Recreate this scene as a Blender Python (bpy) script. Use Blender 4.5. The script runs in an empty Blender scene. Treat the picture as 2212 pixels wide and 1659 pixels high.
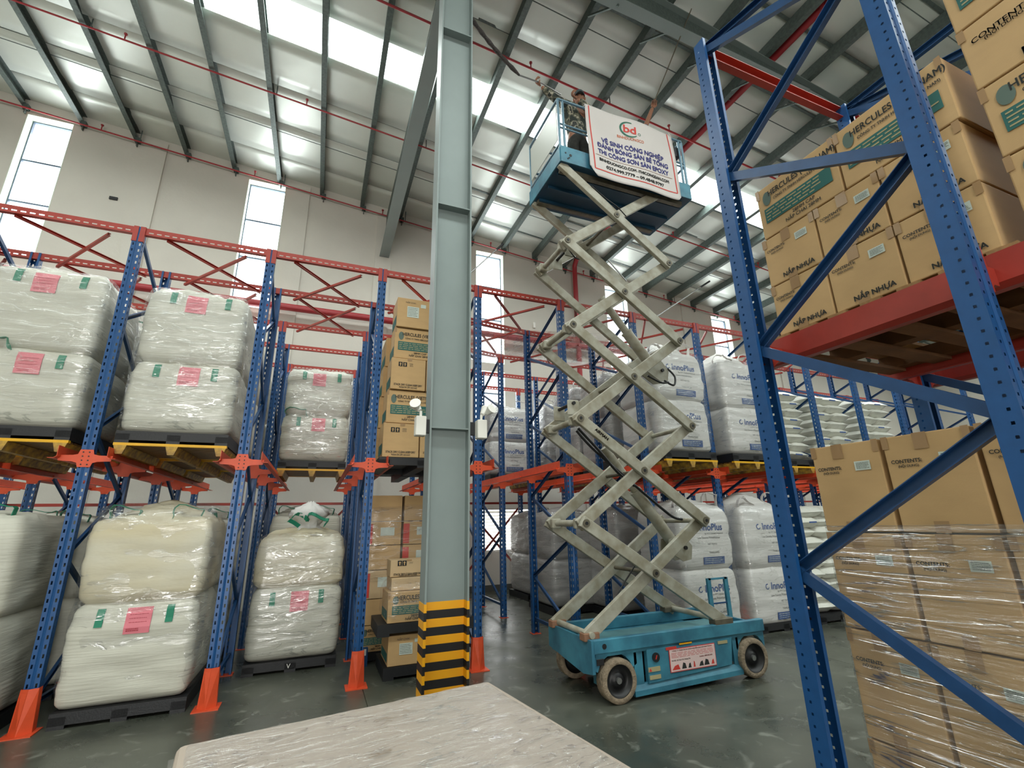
import bpy, bmesh, math, random
from mathutils import Vector, Matrix, noise
C = bpy.context.scene.collection
SC = bpy.context.scene
R = random.Random(7)

# ---------------------------------------------------------------- camera, world, lights, exposure
YAW, PITCH, ROLL, FPX, CAMH = 0.389873, 0.284668, -0.019983, 1004.32, 1.65
fw = Vector((math.sin(YAW)*math.cos(PITCH), math.cos(YAW)*math.cos(PITCH), math.sin(PITCH)))
rt = Vector((math.cos(YAW), -math.sin(YAW), 0)); up = rt.cross(fw)
cr, sr = math.cos(ROLL), math.sin(ROLL)
r2, u2 = rt*cr + up*sr, -rt*sr + up*cr
cam = bpy.data.objects.new('camera', bpy.data.cameras.new('camera')); C.objects.link(cam)
cam.matrix_world = Matrix(((r2.x, u2.x, -fw.x, 0), (r2.y, u2.y, -fw.y, 0), (r2.z, u2.z, -fw.z, CAMH), (0, 0, 0, 1)))
cam.data.sensor_fit = 'HORIZONTAL'; cam.data.sensor_width = 36; cam.data.lens = FPX*36/2212
cam.data.clip_start = 0.05; cam.data.clip_end = 200
SC.camera = cam
vs = SC.view_settings; vs.view_transform = 'Standard'; vs.look = 'None'; vs.gamma = 1; vs.use_curve_mapping = False
vs.exposure = 0.27
try:
    cy = SC.cycles
    cy.max_bounces = 6; cy.diffuse_bounces = 4; cy.glossy_bounces = 3; cy.transmission_bounces = 3; cy.transparent_max_bounces = 12
    cy.caustics_reflective = False; cy.caustics_refractive = False
    cy.use_denoising = True; cy.sample_clamp_indirect = 6
except Exception: pass
W = bpy.data.worlds.new('sky'); SC.world = W; W.use_nodes = True
W.node_tree.nodes['Background'].inputs[0].default_value = (0.93, 0.98, 1.0, 1); W.node_tree.nodes['Background'].inputs[1].default_value = 3.0
def area(name, loc, sx, sy, power, rot=(0,0,0), col=(1,1,1)):
    l = bpy.data.lights.new(name, 'AREA'); l.shape = 'RECTANGLE'; l.size = sx; l.size_y = sy; l.energy = power; l.color = col
    o = bpy.data.objects.new(name, l); C.objects.link(o); o.location = loc; o.rotation_euler = rot
    return o
S = 1.03
WY = 11.57                                     # inner face of the window wall
def roofz(x): return 10.2 - 0.1*x
SKY_STRIPS = [(6.75, 7.56), (-0.6, 0.25), (-7.8, -6.95)]  # first strip is in view; the others are unseen, added for illumination
SLOPE = math.atan(0.1)
for (a, b) in SKY_STRIPS:
    area('daylight_skylight', (6.5, (a+b)/2, roofz(6.5)+0.16), 33, b-a, 1500, (0, SLOPE, 0), (0.97, 1, 0.98))
WINS = [(-6.72, -5.9, 10.5), (-2.34, -1.48, 10.08), (3.68, 4.55, 9.35), (8.1, 8.96, 9.0), (12.55, 13.45, 8.6)]
for (a, b, h) in WINS:
    area('daylight_window', ((a+b)/2, WY+0.42, h-1.75), b-a+0.1, 3.1, 62, (math.radians(-90), 0, 0), (0.95, 1, 1))
    area('daylight_window', ((a+b)/2, WY+0.42, h-4.7), b-a+0.1, 2.0, 36, (math.radians(-90), 0, 0), (0.95, 1, 1))
area('daylight_louvre', (4.75, WY+0.45, 1.4), 1.9, 1.0, 14, (math.radians(-90), 0, 0), (1, .98, .94))
# added fill lamp, out of view behind the camera, brightening the near side
area('fill_behind_camera', (-3, -13.3, 2.4), 8, 4.4, 620, (math.radians(90), 0, 0), (1, 0.95, 0.87))

# ---------------------------------------------------------------- materials
def lin(c): return tuple(((v/255)/12.92 if v/255 <= .04045 else ((v/255+.055)/1.055)**2.4) for v in c)
MATS = {}
def mat(name, rgb, rough=.5, metal=0, noise_amt=0, noise_scale=6, bump=0, bump_scale=60, spec=.5, dark=None, detail=6, stretch=None, wave=None):
    if name in MATS: return MATS[name]
    m = bpy.data.materials.new(name); m.use_nodes = True; nt = m.node_tree; N, L = nt.nodes, nt.links
    p = N['Principled BSDF']; c = lin(rgb)
    p.inputs['Base Color'].default_value = (*c, 1); p.inputs['Roughness'].default_value = rough; p.inputs['Metallic'].default_value = metal
    p.inputs['Specular IOR Level'].default_value = spec
    tc = None
    if noise_amt or bump or wave:
        tc = N.new('ShaderNodeTexCoord'); src = tc.outputs['Object']
        if stretch:
            mp = N.new('ShaderNodeMapping'); mp.inputs['Scale'].default_value = stretch; L.new(src, mp.inputs['Vector']); src = mp.outputs['Vector']
    if noise_amt:
        n = N.new('ShaderNodeTexNoise'); n.inputs['Scale'].default_value = noise_scale; n.inputs['Detail'].default_value = detail
        L.new(src, n.inputs['Vector'])
        r = N.new('ShaderNodeValToRGB'); d = lin(dark) if dark else tuple(v*(1-noise_amt) for v in c)
        r.color_ramp.elements[0].position = .35; r.color_ramp.elements[0].color = (*d, 1)
        r.color_ramp.elements[1].position = .65; r.color_ramp.elements[1].color = (*c, 1)
        L.new(n.outputs['Fac'], r.inputs['Fac']); L.new(r.outputs['Color'], p.inputs['Base Color'])
    h = None
    if bump:
        n2 = N.new('ShaderNodeTexNoise'); n2.inputs['Scale'].default_value = bump_scale; n2.inputs['Detail'].default_value = 3
        L.new(src, n2.inputs['Vector']); h = n2.outputs['Fac']
        b = N.new('ShaderNodeBump'); b.inputs['Strength'].default_value = min(1, bump); b.inputs['Distance'].default_value = .02*max(1, bump)
        L.new(h, b.inputs['Height']); L.new(b.outputs['Normal'], p.inputs['Normal'])
    MATS[name] = m
    return m
def film_mat(name, amt, scale, tint=(.9, .93, .9), streak=.04, base=.06, gloss=.07, bd=.05):
    """stretch film: clear, with glossy creases"""
    m = bpy.data.materials.new(name); m.use_nodes = True; nt = m.node_tree; N, L = nt.nodes, nt.links
    N.remove(N['Principled BSDF']); out = N['Material Output']
    tr = N.new('ShaderNodeBsdfTransparent'); gl = N.new('ShaderNodeBsdfGlossy'); gl.inputs['Roughness'].default_value = .16
    df = N.new('ShaderNodeBsdfDiffuse'); df.inputs['Color'].default_value = (*tint, 1)
    tc = N.new('ShaderNodeTexCoord'); mp = N.new('ShaderNodeMapping'); mp.inputs['Scale'].default_value = scale
    n = N.new('ShaderNodeTexNoise'); n.inputs['Scale'].default_value = 1; n.inputs['Detail'].default_value = 5; n.inputs['Distortion'].default_value = .6
    L.new(tc.outputs['Object'], mp.inputs['Vector']); L.new(mp.outputs['Vector'], n.inputs['Vector'])
    b = N.new('ShaderNodeBump'); b.inputs['Strength'].default_value = 1; b.inputs['Distance'].default_value = bd
    L.new(n.outputs['Fac'], b.inputs['Height']); L.new(b.outputs['Normal'], gl.inputs['Normal'])
    sb = N.new('ShaderNodeMath'); sb.operation = 'SUBTRACT'; sb.inputs[1].default_value = .5; L.new(n.outputs['Fac'], sb.inputs[0])
    ab = N.new('ShaderNodeMath'); ab.operation = 'ABSOLUTE'; L.new(sb.outputs[0], ab.inputs[0])
    r = N.new('ShaderNodeMapRange'); r.inputs[1].default_value = 0; r.inputs[2].default_value = streak; r.inputs[3].default_value = amt; r.inputs[4].default_value = gloss
    L.new(ab.outputs[0], r.inputs[0])
    m1 = N.new('ShaderNodeMixShader'); m1.inputs[0].default_value = base; L.new(tr.outputs[0], m1.inputs[1]); L.new(df.outputs[0], m1.inputs[2])
    m2 = N.new('ShaderNodeMixShader'); L.new(r.outputs[0], m2.inputs[0]); L.new(m1.outputs[0], m2.inputs[1]); L.new(gl.outputs[0], m2.inputs[2])
    L.new(m2.outputs[0], out.inputs[0]); return m
def glass_mat(name, refl, tint=(1, 1, 1)):
    m = bpy.data.materials.new(name); m.use_nodes = True; nt = m.node_tree; N, L = nt.nodes, nt.links
    N.remove(N['Principled BSDF']); tr = N.new('ShaderNodeBsdfTransparent'); tr.inputs[0].default_value = (*tint, 1)
    gl = N.new('ShaderNodeBsdfGlossy'); gl.inputs['Roughness'].default_value = .08
    mx = N.new('ShaderNodeMixShader'); mx.inputs[0].default_value = refl
    L.new(tr.outputs[0], mx.inputs[1]); L.new(gl.outputs[0], mx.inputs[2]); L.new(mx.outputs[0], N['Material Output'].inputs[0]); return m

M_wall = mat('wall_paint', (214, 210, 200), .85, noise_amt=.07, noise_scale=.9, bump=.15, bump_scale=14)
M_roof = mat('roof_foil', (214, 220, 212), .4, .3, noise_amt=.07, noise_scale=1.3, bump=.7, bump_scale=1.5)
M_purlin = mat('galvanised_purlin', (98, 110, 106), .55, .3, noise_amt=.3, noise_scale=22)
M_col = mat('grey_steel_paint', (134, 146, 144), .45, .1, noise_amt=.06, noise_scale=3)
M_blue = mat('blue_rack_paint', (26, 80, 136), .36, .05, noise_amt=.12, noise_scale=18)
M_bluedk = mat('blue_brace_paint', (32, 72, 118), .38, .05, noise_amt=.15, noise_scale=14)
M_orange = mat('orange_paint', (224, 84, 46), .45, 0, noise_amt=.1, noise_scale=12)
M_red = mat('red_beam_paint', (170, 58, 46), .42, .05, noise_amt=.14, noise_scale=10)
M_redpipe = mat('red_pipe_paint', (160, 44, 50), .42)
M_yel = mat('yellow_pallet_paint', (236, 178, 16), .45, noise_amt=.1, noise_scale=9)
M_black = mat('black_plastic', (26, 27, 30), .5, bump=.1)
M_teal = mat('teal_lift_paint', (68, 138, 160), .42, noise_amt=.22, noise_scale=5, dark=(50, 104, 126))
M_navyd = mat('dark_blue_deck', (22, 66, 92), .5, noise_amt=.2, noise_scale=3)
M_arm = mat('beige_arm_paint', (172, 170, 156), .45, .05, noise_amt=.2, noise_scale=7, dark=(142, 136, 116))
M_armdk = mat('greasy_arm_metal', (110, 104, 88), .5, .3, noise_amt=.3, noise_scale=14)
M_rubber = mat('worn_tan_tyre', (150, 134, 112), .85, noise_amt=.35, noise_scale=28, bump=.6, bump_scale=40)
M_hub = mat('black_hub', (20, 20, 22), .45, noise_amt=.2)
M_steel = mat('bare_steel', (150, 150, 148), .35, .8)
M_carton = mat('carton_board', (202, 166, 116), .75, noise_amt=.06, noise_scale=5, bump=.05, bump_scale=120, stretch=(1, 1, 3))
M_carton2 = mat('carton_board_pale', (204, 176, 136), .75, noise_amt=.06, noise_scale=5)
M_cartedge = mat('carton_dark_side', (196, 152, 100), .75, noise_amt=.08, noise_scale=4)
M_tape = mat('brown_tape', (168, 134, 94), .3, spec=.6)
M_ink = mat('grey_ink', (70, 72, 68), .8)
M_inkd = mat('dark_ink', (34, 36, 36), .8)
M_green = mat('green_ink', (48, 104, 98), .8)
M_oval = mat('oval_ink', (96, 114, 104), .8)
M_pale = mat('pale_ink', (170, 160, 120), .8)
M_label = mat('paper_label', (204, 214, 204), .6)
M_wood = mat('pallet_wood', (172, 132, 86), .8, noise_amt=.3, noise_scale=5, stretch=(1, 8, 8))
M_wooddk = mat('dark_pallet_wood', (120, 84, 54), .85, noise_amt=.3, noise_scale=5)
M_bag = mat('woven_bag_cream', (208, 206, 192), .6, noise_amt=.12, noise_scale=2.5, bump=.32, bump_scale=9, stretch=(.35, .35, 5))
M_bagw = mat('woven_bag_white', (218, 216, 212), .6, noise_amt=.08, noise_scale=2.5, bump=.3, bump_scale=8, stretch=(.35, .35, 4))
M_bagy = mat('woven_bag_dusty', (212, 208, 192), .65, noise_amt=.13, noise_scale=1.3, bump=.3, bump_scale=8, dark=(204, 192, 160), stretch=(.6, .6, 1.6))
M_baggrey = mat('wrapped_bag_grey', (186, 184, 182), .45, noise_amt=.12, noise_scale=3, bump=.5, bump_scale=7, stretch=(.5, .5, 3))
M_sack = mat('white_sack', (226, 226, 216), .6, noise_amt=.08, noise_scale=5, bump=.6, bump_scale=12)
M_strap = mat('green_strap', (28, 128, 98), .6)
M_wstrap = mat('white_strap', (222, 218, 214), .6)
M_pink = mat('pink_label', (226, 126, 138), .55, noise_amt=.06, noise_scale=10)
M_bluep = mat('blue_print', (66, 92, 146), .7)
M_navy = mat('navy_print', (44, 46, 118), .7)
M_redp = mat('red_print', (206, 62, 52), .6)
M_greenp = mat('dark_green_print', (30, 104, 82), .6)
M_orangep = mat('orange_print', (214, 118, 78), .6)
M_banner = mat('white_banner_cloth', (214, 208, 204), .6, noise_amt=.05, noise_scale=2)
M_concrete = None
M_film = film_mat('stretch_film', .8, (1.3, 1.3, 24), streak=.022, gloss=.1)
M_filmbag = film_mat('bag_film', .42, (2.2, 2.2, 11), streak=.018, base=.03, gloss=.07, bd=.035)
M_filmtop = film_mat('crinkled_film', .7, (7, 24, 9), tint=(.84, .82, .78), streak=.016, base=.12, gloss=.12, bd=.022)
M_sheet = film_mat('clear_plastic_sheet', .4, (3, 3, 3), base=.3)
M_glass = glass_mat('window_glass', .04)
M_skyl = glass_mat('skylight_plastic', .03, (.96, 1, .98))
M_frame = mat('window_frame_metal', (96, 110, 128), .4, .3)
M_white = mat('white_enamel', (232, 230, 222), .4)
M_reveal = mat('window_reveal_paint', (216, 226, 210), .8)
M_skin = mat('skin', (150, 104, 80), .55)
M_black2 = mat('black_rubber_hose', (18, 18, 20), .4)
M_stripey = mat('hazard_yellow', (242, 170, 20), .45)
M_stripek = mat('hazard_black', (24, 22, 24), .45)
M_denim = mat('blue_sleeve_cloth', (58, 88, 128), .8)
def camo():
    m = bpy.data.materials.new('camouflage_cloth'); m.use_nodes = True; nt = m.node_tree; N, L = nt.nodes, nt.links; p = N['Principled BSDF']
    tc = N.new('ShaderNodeTexCoord'); n = N.new('ShaderNodeTexNoise'); n.inputs['Scale'].default_value = 14; n.inputs['Detail'].default_value = 2
    r = N.new('ShaderNodeValToRGB'); r.color_ramp.interpolation = 'CONSTANT'; e = r.color_ramp.elements
    e[0].color = (*lin((52, 58, 54)), 1); e[1].position = .46; e[1].color = (*lin((104, 104, 88)), 1)
    x = e.new(.56); x.color = (*lin((176, 170, 152)), 1); x = e.new(.62); x.color = (*lin((64, 66, 62)), 1)
    L.new(tc.outputs['Object'], n.inputs['Vector']); L.new(n.outputs['Fac'], r.inputs[0]); L.new(r.outputs[0], p.inputs['Base Color']); p.inputs['Roughness'].default_value = .9
    return m
M_camo = camo()
def floor_mat():
    m = bpy.data.materials.new('polished_concrete'); m.use_nodes = True; nt = m.node_tree; N, L = nt.nodes, nt.links; p = N['Principled BSDF']
    tc = N.new('ShaderNodeTexCoord')
    n1 = N.new('ShaderNodeTexNoise'); n1.inputs['Scale'].default_value = 1.1; n1.inputs['Detail'].default_value = 8; n1.inputs['Roughness'].default_value = .6
    n2 = N.new('ShaderNodeTexNoise'); n2.inputs['Scale'].default_value = 5.5; n2.inputs['Detail'].default_value = 6; n2.inputs['Distortion'].default_value = 1
    L.new(tc.outputs['Object'], n1.inputs['Vector']); L.new(tc.outputs['Object'], n2.inputs['Vector'])
    r1 = N.new('ShaderNodeValToRGB'); r1.color_ramp.elements[0].position = .35; r1.color_ramp.elements[0].color = (*lin((58, 62, 55)), 1)
    r1.color_ramp.elements[1].position = .7; r1.color_ramp.elements[1].color = (*lin((94, 96, 85)), 1)
    r2_ = N.new('ShaderNodeValToRGB'); r2_.color_ramp.elements[0].position = .6; r2_.color_ramp.elements[0].color = (0, 0, 0, 1)
    r2_.color_ramp.elements[1].position = .74; r2_.color_ramp.elements[1].color = (.55, .55, .55, 1)
    mx = N.new('ShaderNodeMix'); mx.data_type = 'RGBA'; mx.inputs[7].default_value = (*lin((150, 152, 142)), 1)
    L.new(n1.outputs['Fac'], r1.inputs[0]); L.new(n2.outputs['Fac'], r2_.inputs[0]); L.new(r2_.outputs[0], mx.inputs[0]); L.new(r1.outputs[0], mx.inputs[6])
    L.new(mx.outputs[2], p.inputs['Base Color'])
    mr = N.new('ShaderNodeMapRange'); mr.inputs[1].default_value = .3; mr.inputs[2].default_value = .75; mr.inputs[3].default_value = .16; mr.inputs[4].default_value = .5
    L.new(n1.outputs['Fac'], mr.inputs[0]); L.new(mr.outputs[0], p.inputs['Roughness'])
    b = N.new('ShaderNodeBump'); b.inputs['Strength'].default_value = .08; L.new(n2.outputs['Fac'], b.inputs['Height']); L.new(b.outputs[0], p.inputs['Normal'])
    return m
M_floor = floor_mat()

# ---------------------------------------------------------------- mesh helpers
class MB:
    def __init__(s): s.v = []; s.f = []; s.sm = []
    def add(s, vs_, fs, smooth=False):
        o = len(s.v); s.v += [tuple(v) for v in vs_]; s.f += [tuple(i+o for i in f) for f in fs]; s.sm += [smooth]*len(fs); return s
    def box(s, x0, y0, z0, x1, y1, z1):
        return s.add([(x0,y0,z0),(x1,y0,z0),(x1,y1,z0),(x0,y1,z0),(x0,y0,z1),(x1,y0,z1),(x1,y1,z1),(x0,y1,z1)],
                     [(0,3,2,1),(4,5,6,7),(0,1,5,4),(1,2,6,5),(2,3,7,6),(3,0,4,7)])
    def bar(s, p, q, w, h, upv=(0,0,1)):
        """w across, h along the projected up direction"""
        p, q = Vector(p), Vector(q); d = (q-p).normalized(); a = d.cross(Vector(upv))
        if a.length < 1e-4: a = d.cross(Vector((1,0,0)))
        a.normalize(); b = a.cross(d); a *= w/2; b *= h/2
        return s.add([p-a-b,p+a-b,p+a+b,p-a+b,q-a-b,q+a-b,q+a+b,q-a+b], [(0,1,2,3),(7,6,5,4),(4,5,1,0),(5,6,2,1),(6,7,3,2),(7,4,0,3)])
    def prof(s, p, q, pts, upv=(0,0,1), closed=True, caps=True):
        """extrude a 2-D profile (a across, b up) from p to q"""
        p, q = Vector(p), Vector(q); d = (q-p).normalized(); a = d.cross(Vector(upv)).normalized(); b = a.cross(d); n = len(pts)
        vs_ = [p+a*x+b*y for x, y in pts] + [q+a*x+b*y for x, y in pts]
        fs = [(i, (i+1) % n, (i+1) % n+n, i+n) for i in range(n if closed else n-1)]
        if caps and closed: fs += [tuple(range(n))[::-1], tuple(range(n, 2*n))]
        return s.add(vs_, fs)
    def cyl(s, p, q, r, n=12, r2=None, caps=True):
        p, q = Vector(p), Vector(q); d = (q-p).normalized(); a = d.orthogonal().normalized(); b = d.cross(a); r2 = r if r2 is None else r2
        vs_ = [p+(a*math.cos(t)+b*math.sin(t))*r for t in [2*math.pi*i/n for i in range(n)]] + [q+(a*math.cos(t)+b*math.sin(t))*r2 for t in [2*math.pi*i/n for i in range(n)]]
        s.add(vs_, [(i, (i+1) % n, (i+1) % n+n, i+n) for i in range(n)], True)
        if caps: s.add(vs_, [tuple(range(n))[::-1], tuple(range(n, 2*n))])
        return s
    def tube(s, pts, r, n=8, caps=True):
        pts = [Vector(p) for p in pts]; rings = []; a = None
        for i, p in enumerate(pts):
            d = (pts[min(i+1, len(pts)-1)]-pts[max(i-1, 0)]).normalized()
            a = d.orthogonal().normalized() if a is None else (a-d*a.dot(d)).normalized()
            b = d.cross(a); rr = r[i] if isinstance(r, (list, tuple)) else r
            rings.append([p+(a*math.cos(2*math.pi*k/n)+b*math.sin(2*math.pi*k/n))*rr for k in range(n)])
        vs_ = [v for g in rings for v in g]; fs = []
        for i in range(len(pts)-1):
            for k in range(n): fs.append((i*n+k, i*n+(k+1) % n, (i+1)*n+(k+1) % n, (i+1)*n+k))
        s.add(vs_, fs, True)
        if caps: s.add(vs_, [tuple(range(n))[::-1], tuple(range(len(vs_)-n, len(vs_)))])
        return s
    def lathe(s, prof, c, axis='Y', n=28):
        c = Vector(c); vs_ = []; fs = []; m = len(prof)
        for k in range(n):
            t = 2*math.pi*k/n
            for r, h in prof:
                o = {'Y': (r*math.cos(t), h, r*math.sin(t)), 'Z': (r*math.cos(t), r*math.sin(t), h), 'X': (h, r*math.cos(t), r*math.sin(t))}[axis]
                vs_.append(c+Vector(o))
        for k in range(n):
            for j in range(m-1): fs.append((k*m+j, k*m+j+1, ((k+1) % n)*m+j+1, ((k+1) % n)*m+j))
        return s.add(vs_, fs, True)
    def ribbon(s, pts, w, side=(1,0,0), t=.004):
        pts = [Vector(p) for p in pts]; sd = Vector(side).normalized()*w/2
        for i in range(len(pts)-1):
            p, q = pts[i], pts[i+1]; d = (q-p).normalized(); nn = d.cross(sd).normalized()*t/2
            s.add([p-sd-nn,p+sd-nn,p+sd+nn,p-sd+nn,q-sd-nn,q+sd-nn,q+sd+nn,q-sd+nn], [(0,1,2,3),(7,6,5,4),(4,5,1,0),(5,6,2,1),(6,7,3,2),(7,4,0,3)])
        return s
    def mesh(s, name, m, off=(0,0,0)):
        me = bpy.data.meshes.new(name); ox, oy, oz = off
        me.from_pydata([(x-ox, y-oy, z-oz) for x, y, z in s.v], [], s.f)
        if any(s.sm): me.polygons.foreach_set('use_smooth', s.sm)
        for mm in (m if isinstance(m, (list, tuple)) else [m]): me.materials.append(mm)
        me.update(); return me
    def build(s, name, m, parent=None, off=None):
        """world coordinates in; the part sits at its parent's origin"""
        if off is None: off = worldloc(parent) if parent else (0,0,0)
        return link(name, s.mesh(name, m, off), parent)
def worldloc(o):
    v = Vector((0,0,0))
    while o is not None: v += o.location; o = o.parent
    return v
def link(name, data, parent=None, loc=(0,0,0), rot=(0,0,0)):
    o = bpy.data.objects.new(name, data); C.objects.link(o); o.parent = parent; o.location = loc; o.rotation_euler = rot; return o
def tag(o, label=None, cat=None, group=None, kind=None):
    if label: o['label'] = label
    if cat: o['category'] = cat
    if group: o['group'] = group
    if kind: o['kind'] = kind
    return o
def thing(name, label, cat, loc=(0,0,0), rz=0, group=None):
    o = bpy.data.objects.new(name, None); C.objects.link(o); o.location = loc; o.rotation_euler = (0,0,rz); o.empty_display_size = .1
    return tag(o, label, cat, group)
def struct(name, mb, m, parent=None):
    o = mb.build(name, m, parent)
    if parent is None: o['kind'] = 'structure'
    return o
def bevel(o, w=.006, seg=1):
    b = o.modifiers.new('bevel', 'BEVEL'); b.width = w; b.segments = seg; b.limit_method = 'ANGLE'; return o
TXT = {}
def raw_text(s_, size, shear=0):
    cu = bpy.data.curves.new('print', 'FONT'); cu.body = s_; cu.size = size; cu.align_x = 'LEFT'; cu.align_y = 'CENTER'; cu.resolution_u = 3; cu.shear = shear
    o = bpy.data.objects.new('print', cu); C.objects.link(o)
    me = bpy.data.meshes.new_from_object(o.evaluated_get(bpy.context.evaluated_depsgraph_get()))
    bpy.data.objects.remove(o); bpy.data.curves.remove(cu); return me
def xr(me):
    xs = [v.co.x for v in me.vertices]; return (min(xs), max(xs)) if xs else (0, 0)
def text_mesh(s_, size, m, bold=0, align='CENTER', sx=1, shear=0):
    key = (s_, size, m.name, bold, align, sx, shear)
    if key in TXT: return TXT[key]
    plain = lambda q: q.replace('Đ', 'D').replace('Ơ', 'O').replace('ơ', 'o')
    src = raw_text(plain(s_), size, shear)
    vs_ = [v.co.copy() for v in src.vertices]; fs = [tuple(q.vertices) for q in src.polygons]
    for i, c in enumerate(s_):
        if c == 'Ơ':
            x = xr(raw_text(plain(s_[:i+1]), size))[1]; ym = sum(v.y for v in vs_)/len(vs_); k = len(vs_)
            vs_ += [Vector((x-.16*size, ym+.2*size, 0)), Vector((x-.02*size, ym+.26*size, 0)), Vector((x+.02*size, ym+.42*size, 0)), Vector((x-.07*size, ym+.42*size, 0)), Vector((x-.08*size, ym+.33*size, 0))]; fs.append((k, k+1, k+2, k+3, k+4))
        if c == 'Đ':
            d0, d1 = xr(raw_text('D', size)); x = xr(raw_text(plain(s_[:i])+'D', size))[1]-(d1-d0); ym = sum(v.y for v in vs_)/len(vs_)
            k = len(vs_); h = .035*size; vs_ += [Vector((x-.07*size, ym-h, 0)), Vector((x+.26*size, ym-h, 0)), Vector((x+.26*size, ym+h, 0)), Vector((x-.07*size, ym+h, 0))]; fs.append((k, k+1, k+2, k+3))
    c0, c1 = min(v.x for v in vs_), max(v.x for v in vs_); cx_ = (c0+c1)/2 if align == 'CENTER' else c0
    out, fo = [], []
    for (dx, dy) in ([(0, 0)] if not bold else [(-bold, 0), (bold, 0), (0, bold), (0, -bold)]):
        k = len(out); out += [((v.x-cx_)*sx+dx, v.y+dy, 0) for v in vs_]; fo += [tuple(i+k for i in f) for f in fs]
    me = bpy.data.meshes.new('print'); me.from_pydata(out, [], fo); me.materials.append(m); bpy.data.meshes.remove(src)
    TXT[key] = me; return me
FACE = {'-Y': (math.radians(90), 0, 0), '-X': (math.radians(90), 0, math.radians(-90)), '+X': (math.radians(90), 0, math.radians(90)), '+Z': (0,0,0)}
def put_text(s, size, m, parent, loc, face='-Y', **k):
    return link('print', text_mesh(s, size, m, **k), parent, loc, FACE[face])
def microtext(mb, x0, z0, x1, z1, rows, seed, fh=.5):
    """rows of word-length dashes, drawn in the plane (x, z)"""
    r = random.Random(seed); dz = (z1-z0)/rows
    for i in range(rows):
        x = x0; zc = z1-dz*(i+.5); end = x1-(x1-x0)*r.random()*.25
        while x < end:
            w = (x1-x0)*r.uniform(.05, .16)
            mb.add([(x,0,zc-dz*fh/2),(min(x+w,x1),0,zc-dz*fh/2),(min(x+w,x1),0,zc+dz*fh/2),(x,0,zc+dz*fh/2)], [(0,1,2,3)]); x += w+(x1-x0)*.025
    return mb
def quad(x0, z0, x1, z1, y=0): return MB().add([(x0,y,z0),(x1,y,z0),(x1,y,z1),(x0,y,z1)], [(0,1,2,3)])
ORD = ['', 'first', 'second', 'third', 'fourth', 'fifth', 'sixth', 'seventh', 'eighth', 'ninth', 'tenth', 'eleventh', 'twelfth', 'thirteenth']
exec_parts = []

# ================================================================ THE HALL
X0, X1, YB = -9.6, 23.5, -14.0
# floor with sawn joints: separate slabs
fl = struct('floor', MB().box(X0, YB, -.3, X1, WY+.3, -.012), M_floor)
sx = [X0, -4.6, .6, 5.8, 11.0, 16.2, X1]; sy = [YB, -8, -2.6, 2.35, 7.4, WY+.3]
for i in range(6):
    for j in range(5):
        MB().box(sx[i]+.004, sy[j]+.004, -.012, sx[i+1]-.004, sy[j+1]-.004, 0).build('slab', M_floor, fl)
# window wall, in blocks around its openings
wl = MB(); xs = [X0]
LOUV = (3.72, 5.75, .9, 1.95)
def wseg(a, b, z0, z1):
    wl.box(a, WY, z0, b, WY+.28, z1)
def wtop(a, b, z0):
    wl.add([(a,WY,z0),(b,WY,z0),(b,WY+.28,z0),(a,WY+.28,z0),(a,WY,roofz(a)+.02),(b,WY,roofz(b)+.02),(b,WY+.28,roofz(b)+.02),(a,WY+.28,roofz(a)+.02)],
           [(0,3,2,1),(4,5,6,7),(0,1,5,4),(1,2,6,5),(2,3,7,6),(3,0,4,7)])
px = X0
for (a, b, h) in WINS:
    wtop(px, a, 2.2); wtop(a, b, h); wseg(a, b, h-3.72, h-3.5); wseg(a, b, 2.2, h-5.7); px = b
wtop(px, X1, 2.2)
wseg(X0, LOUV[0], 0, 2.2); wseg(LOUV[0], LOUV[1], 0, LOUV[2]); wseg(LOUV[0], LOUV[1], LOUV[3], 2.2); wseg(LOUV[1], X1, 0, 2.2)
wall_back = struct('wall_back', wl, M_wall)
for a in (-4.52, -1.32, .84, 6.9, 11.2, 15.6):
    MB().box(a, WY-.05, 0, a+.42, WY+.01, roofz(a+.4)-.1).build('pilaster', M_wall, wall_back)
# hairline cracks and dirt where the wall meets the roof
def wall_plain(name, mb): return struct(name, mb, M_wall)
wall_plain('wall_left', MB().box(X0-.25, YB, 0, X0, WY+.28, roofz(X0)+.05))
wall_plain('wall_right', MB().box(X1, YB, 0, X1+.25, WY+.28, roofz(X1)+.05))
rb = MB(); rb.box(X0, YB-.25, 0, -7, YB, 8); rb.box(1, YB-.25, 0, X1, YB, 8); rb.box(-7, YB-.25, 4.6, 1, YB, 8); rb.box(X0, YB-.25, 8, X1, YB, 8.4)
rb.add([(X0,YB-.25,8.4),(X1,YB-.25,8),(X1,YB,8),(X0,YB,8.4),(X0,YB-.25,roofz(X0)),(X1,YB-.25,roofz(X1)),(X1,YB,roofz(X1)),(X0,YB,roofz(X0))], [(0,3,2,1),(4,5,6,7),(0,1,5,4),(1,2,6,5),(2,3,7,6),(3,0,4,7)])
wall_plain('wall_front', rb)
struct('baseboard_back', MB().box(X0, WY-.02, 0, X1, WY+.005, .14), mat('dark_skirting_paint', (84, 84, 78), .7))
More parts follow.
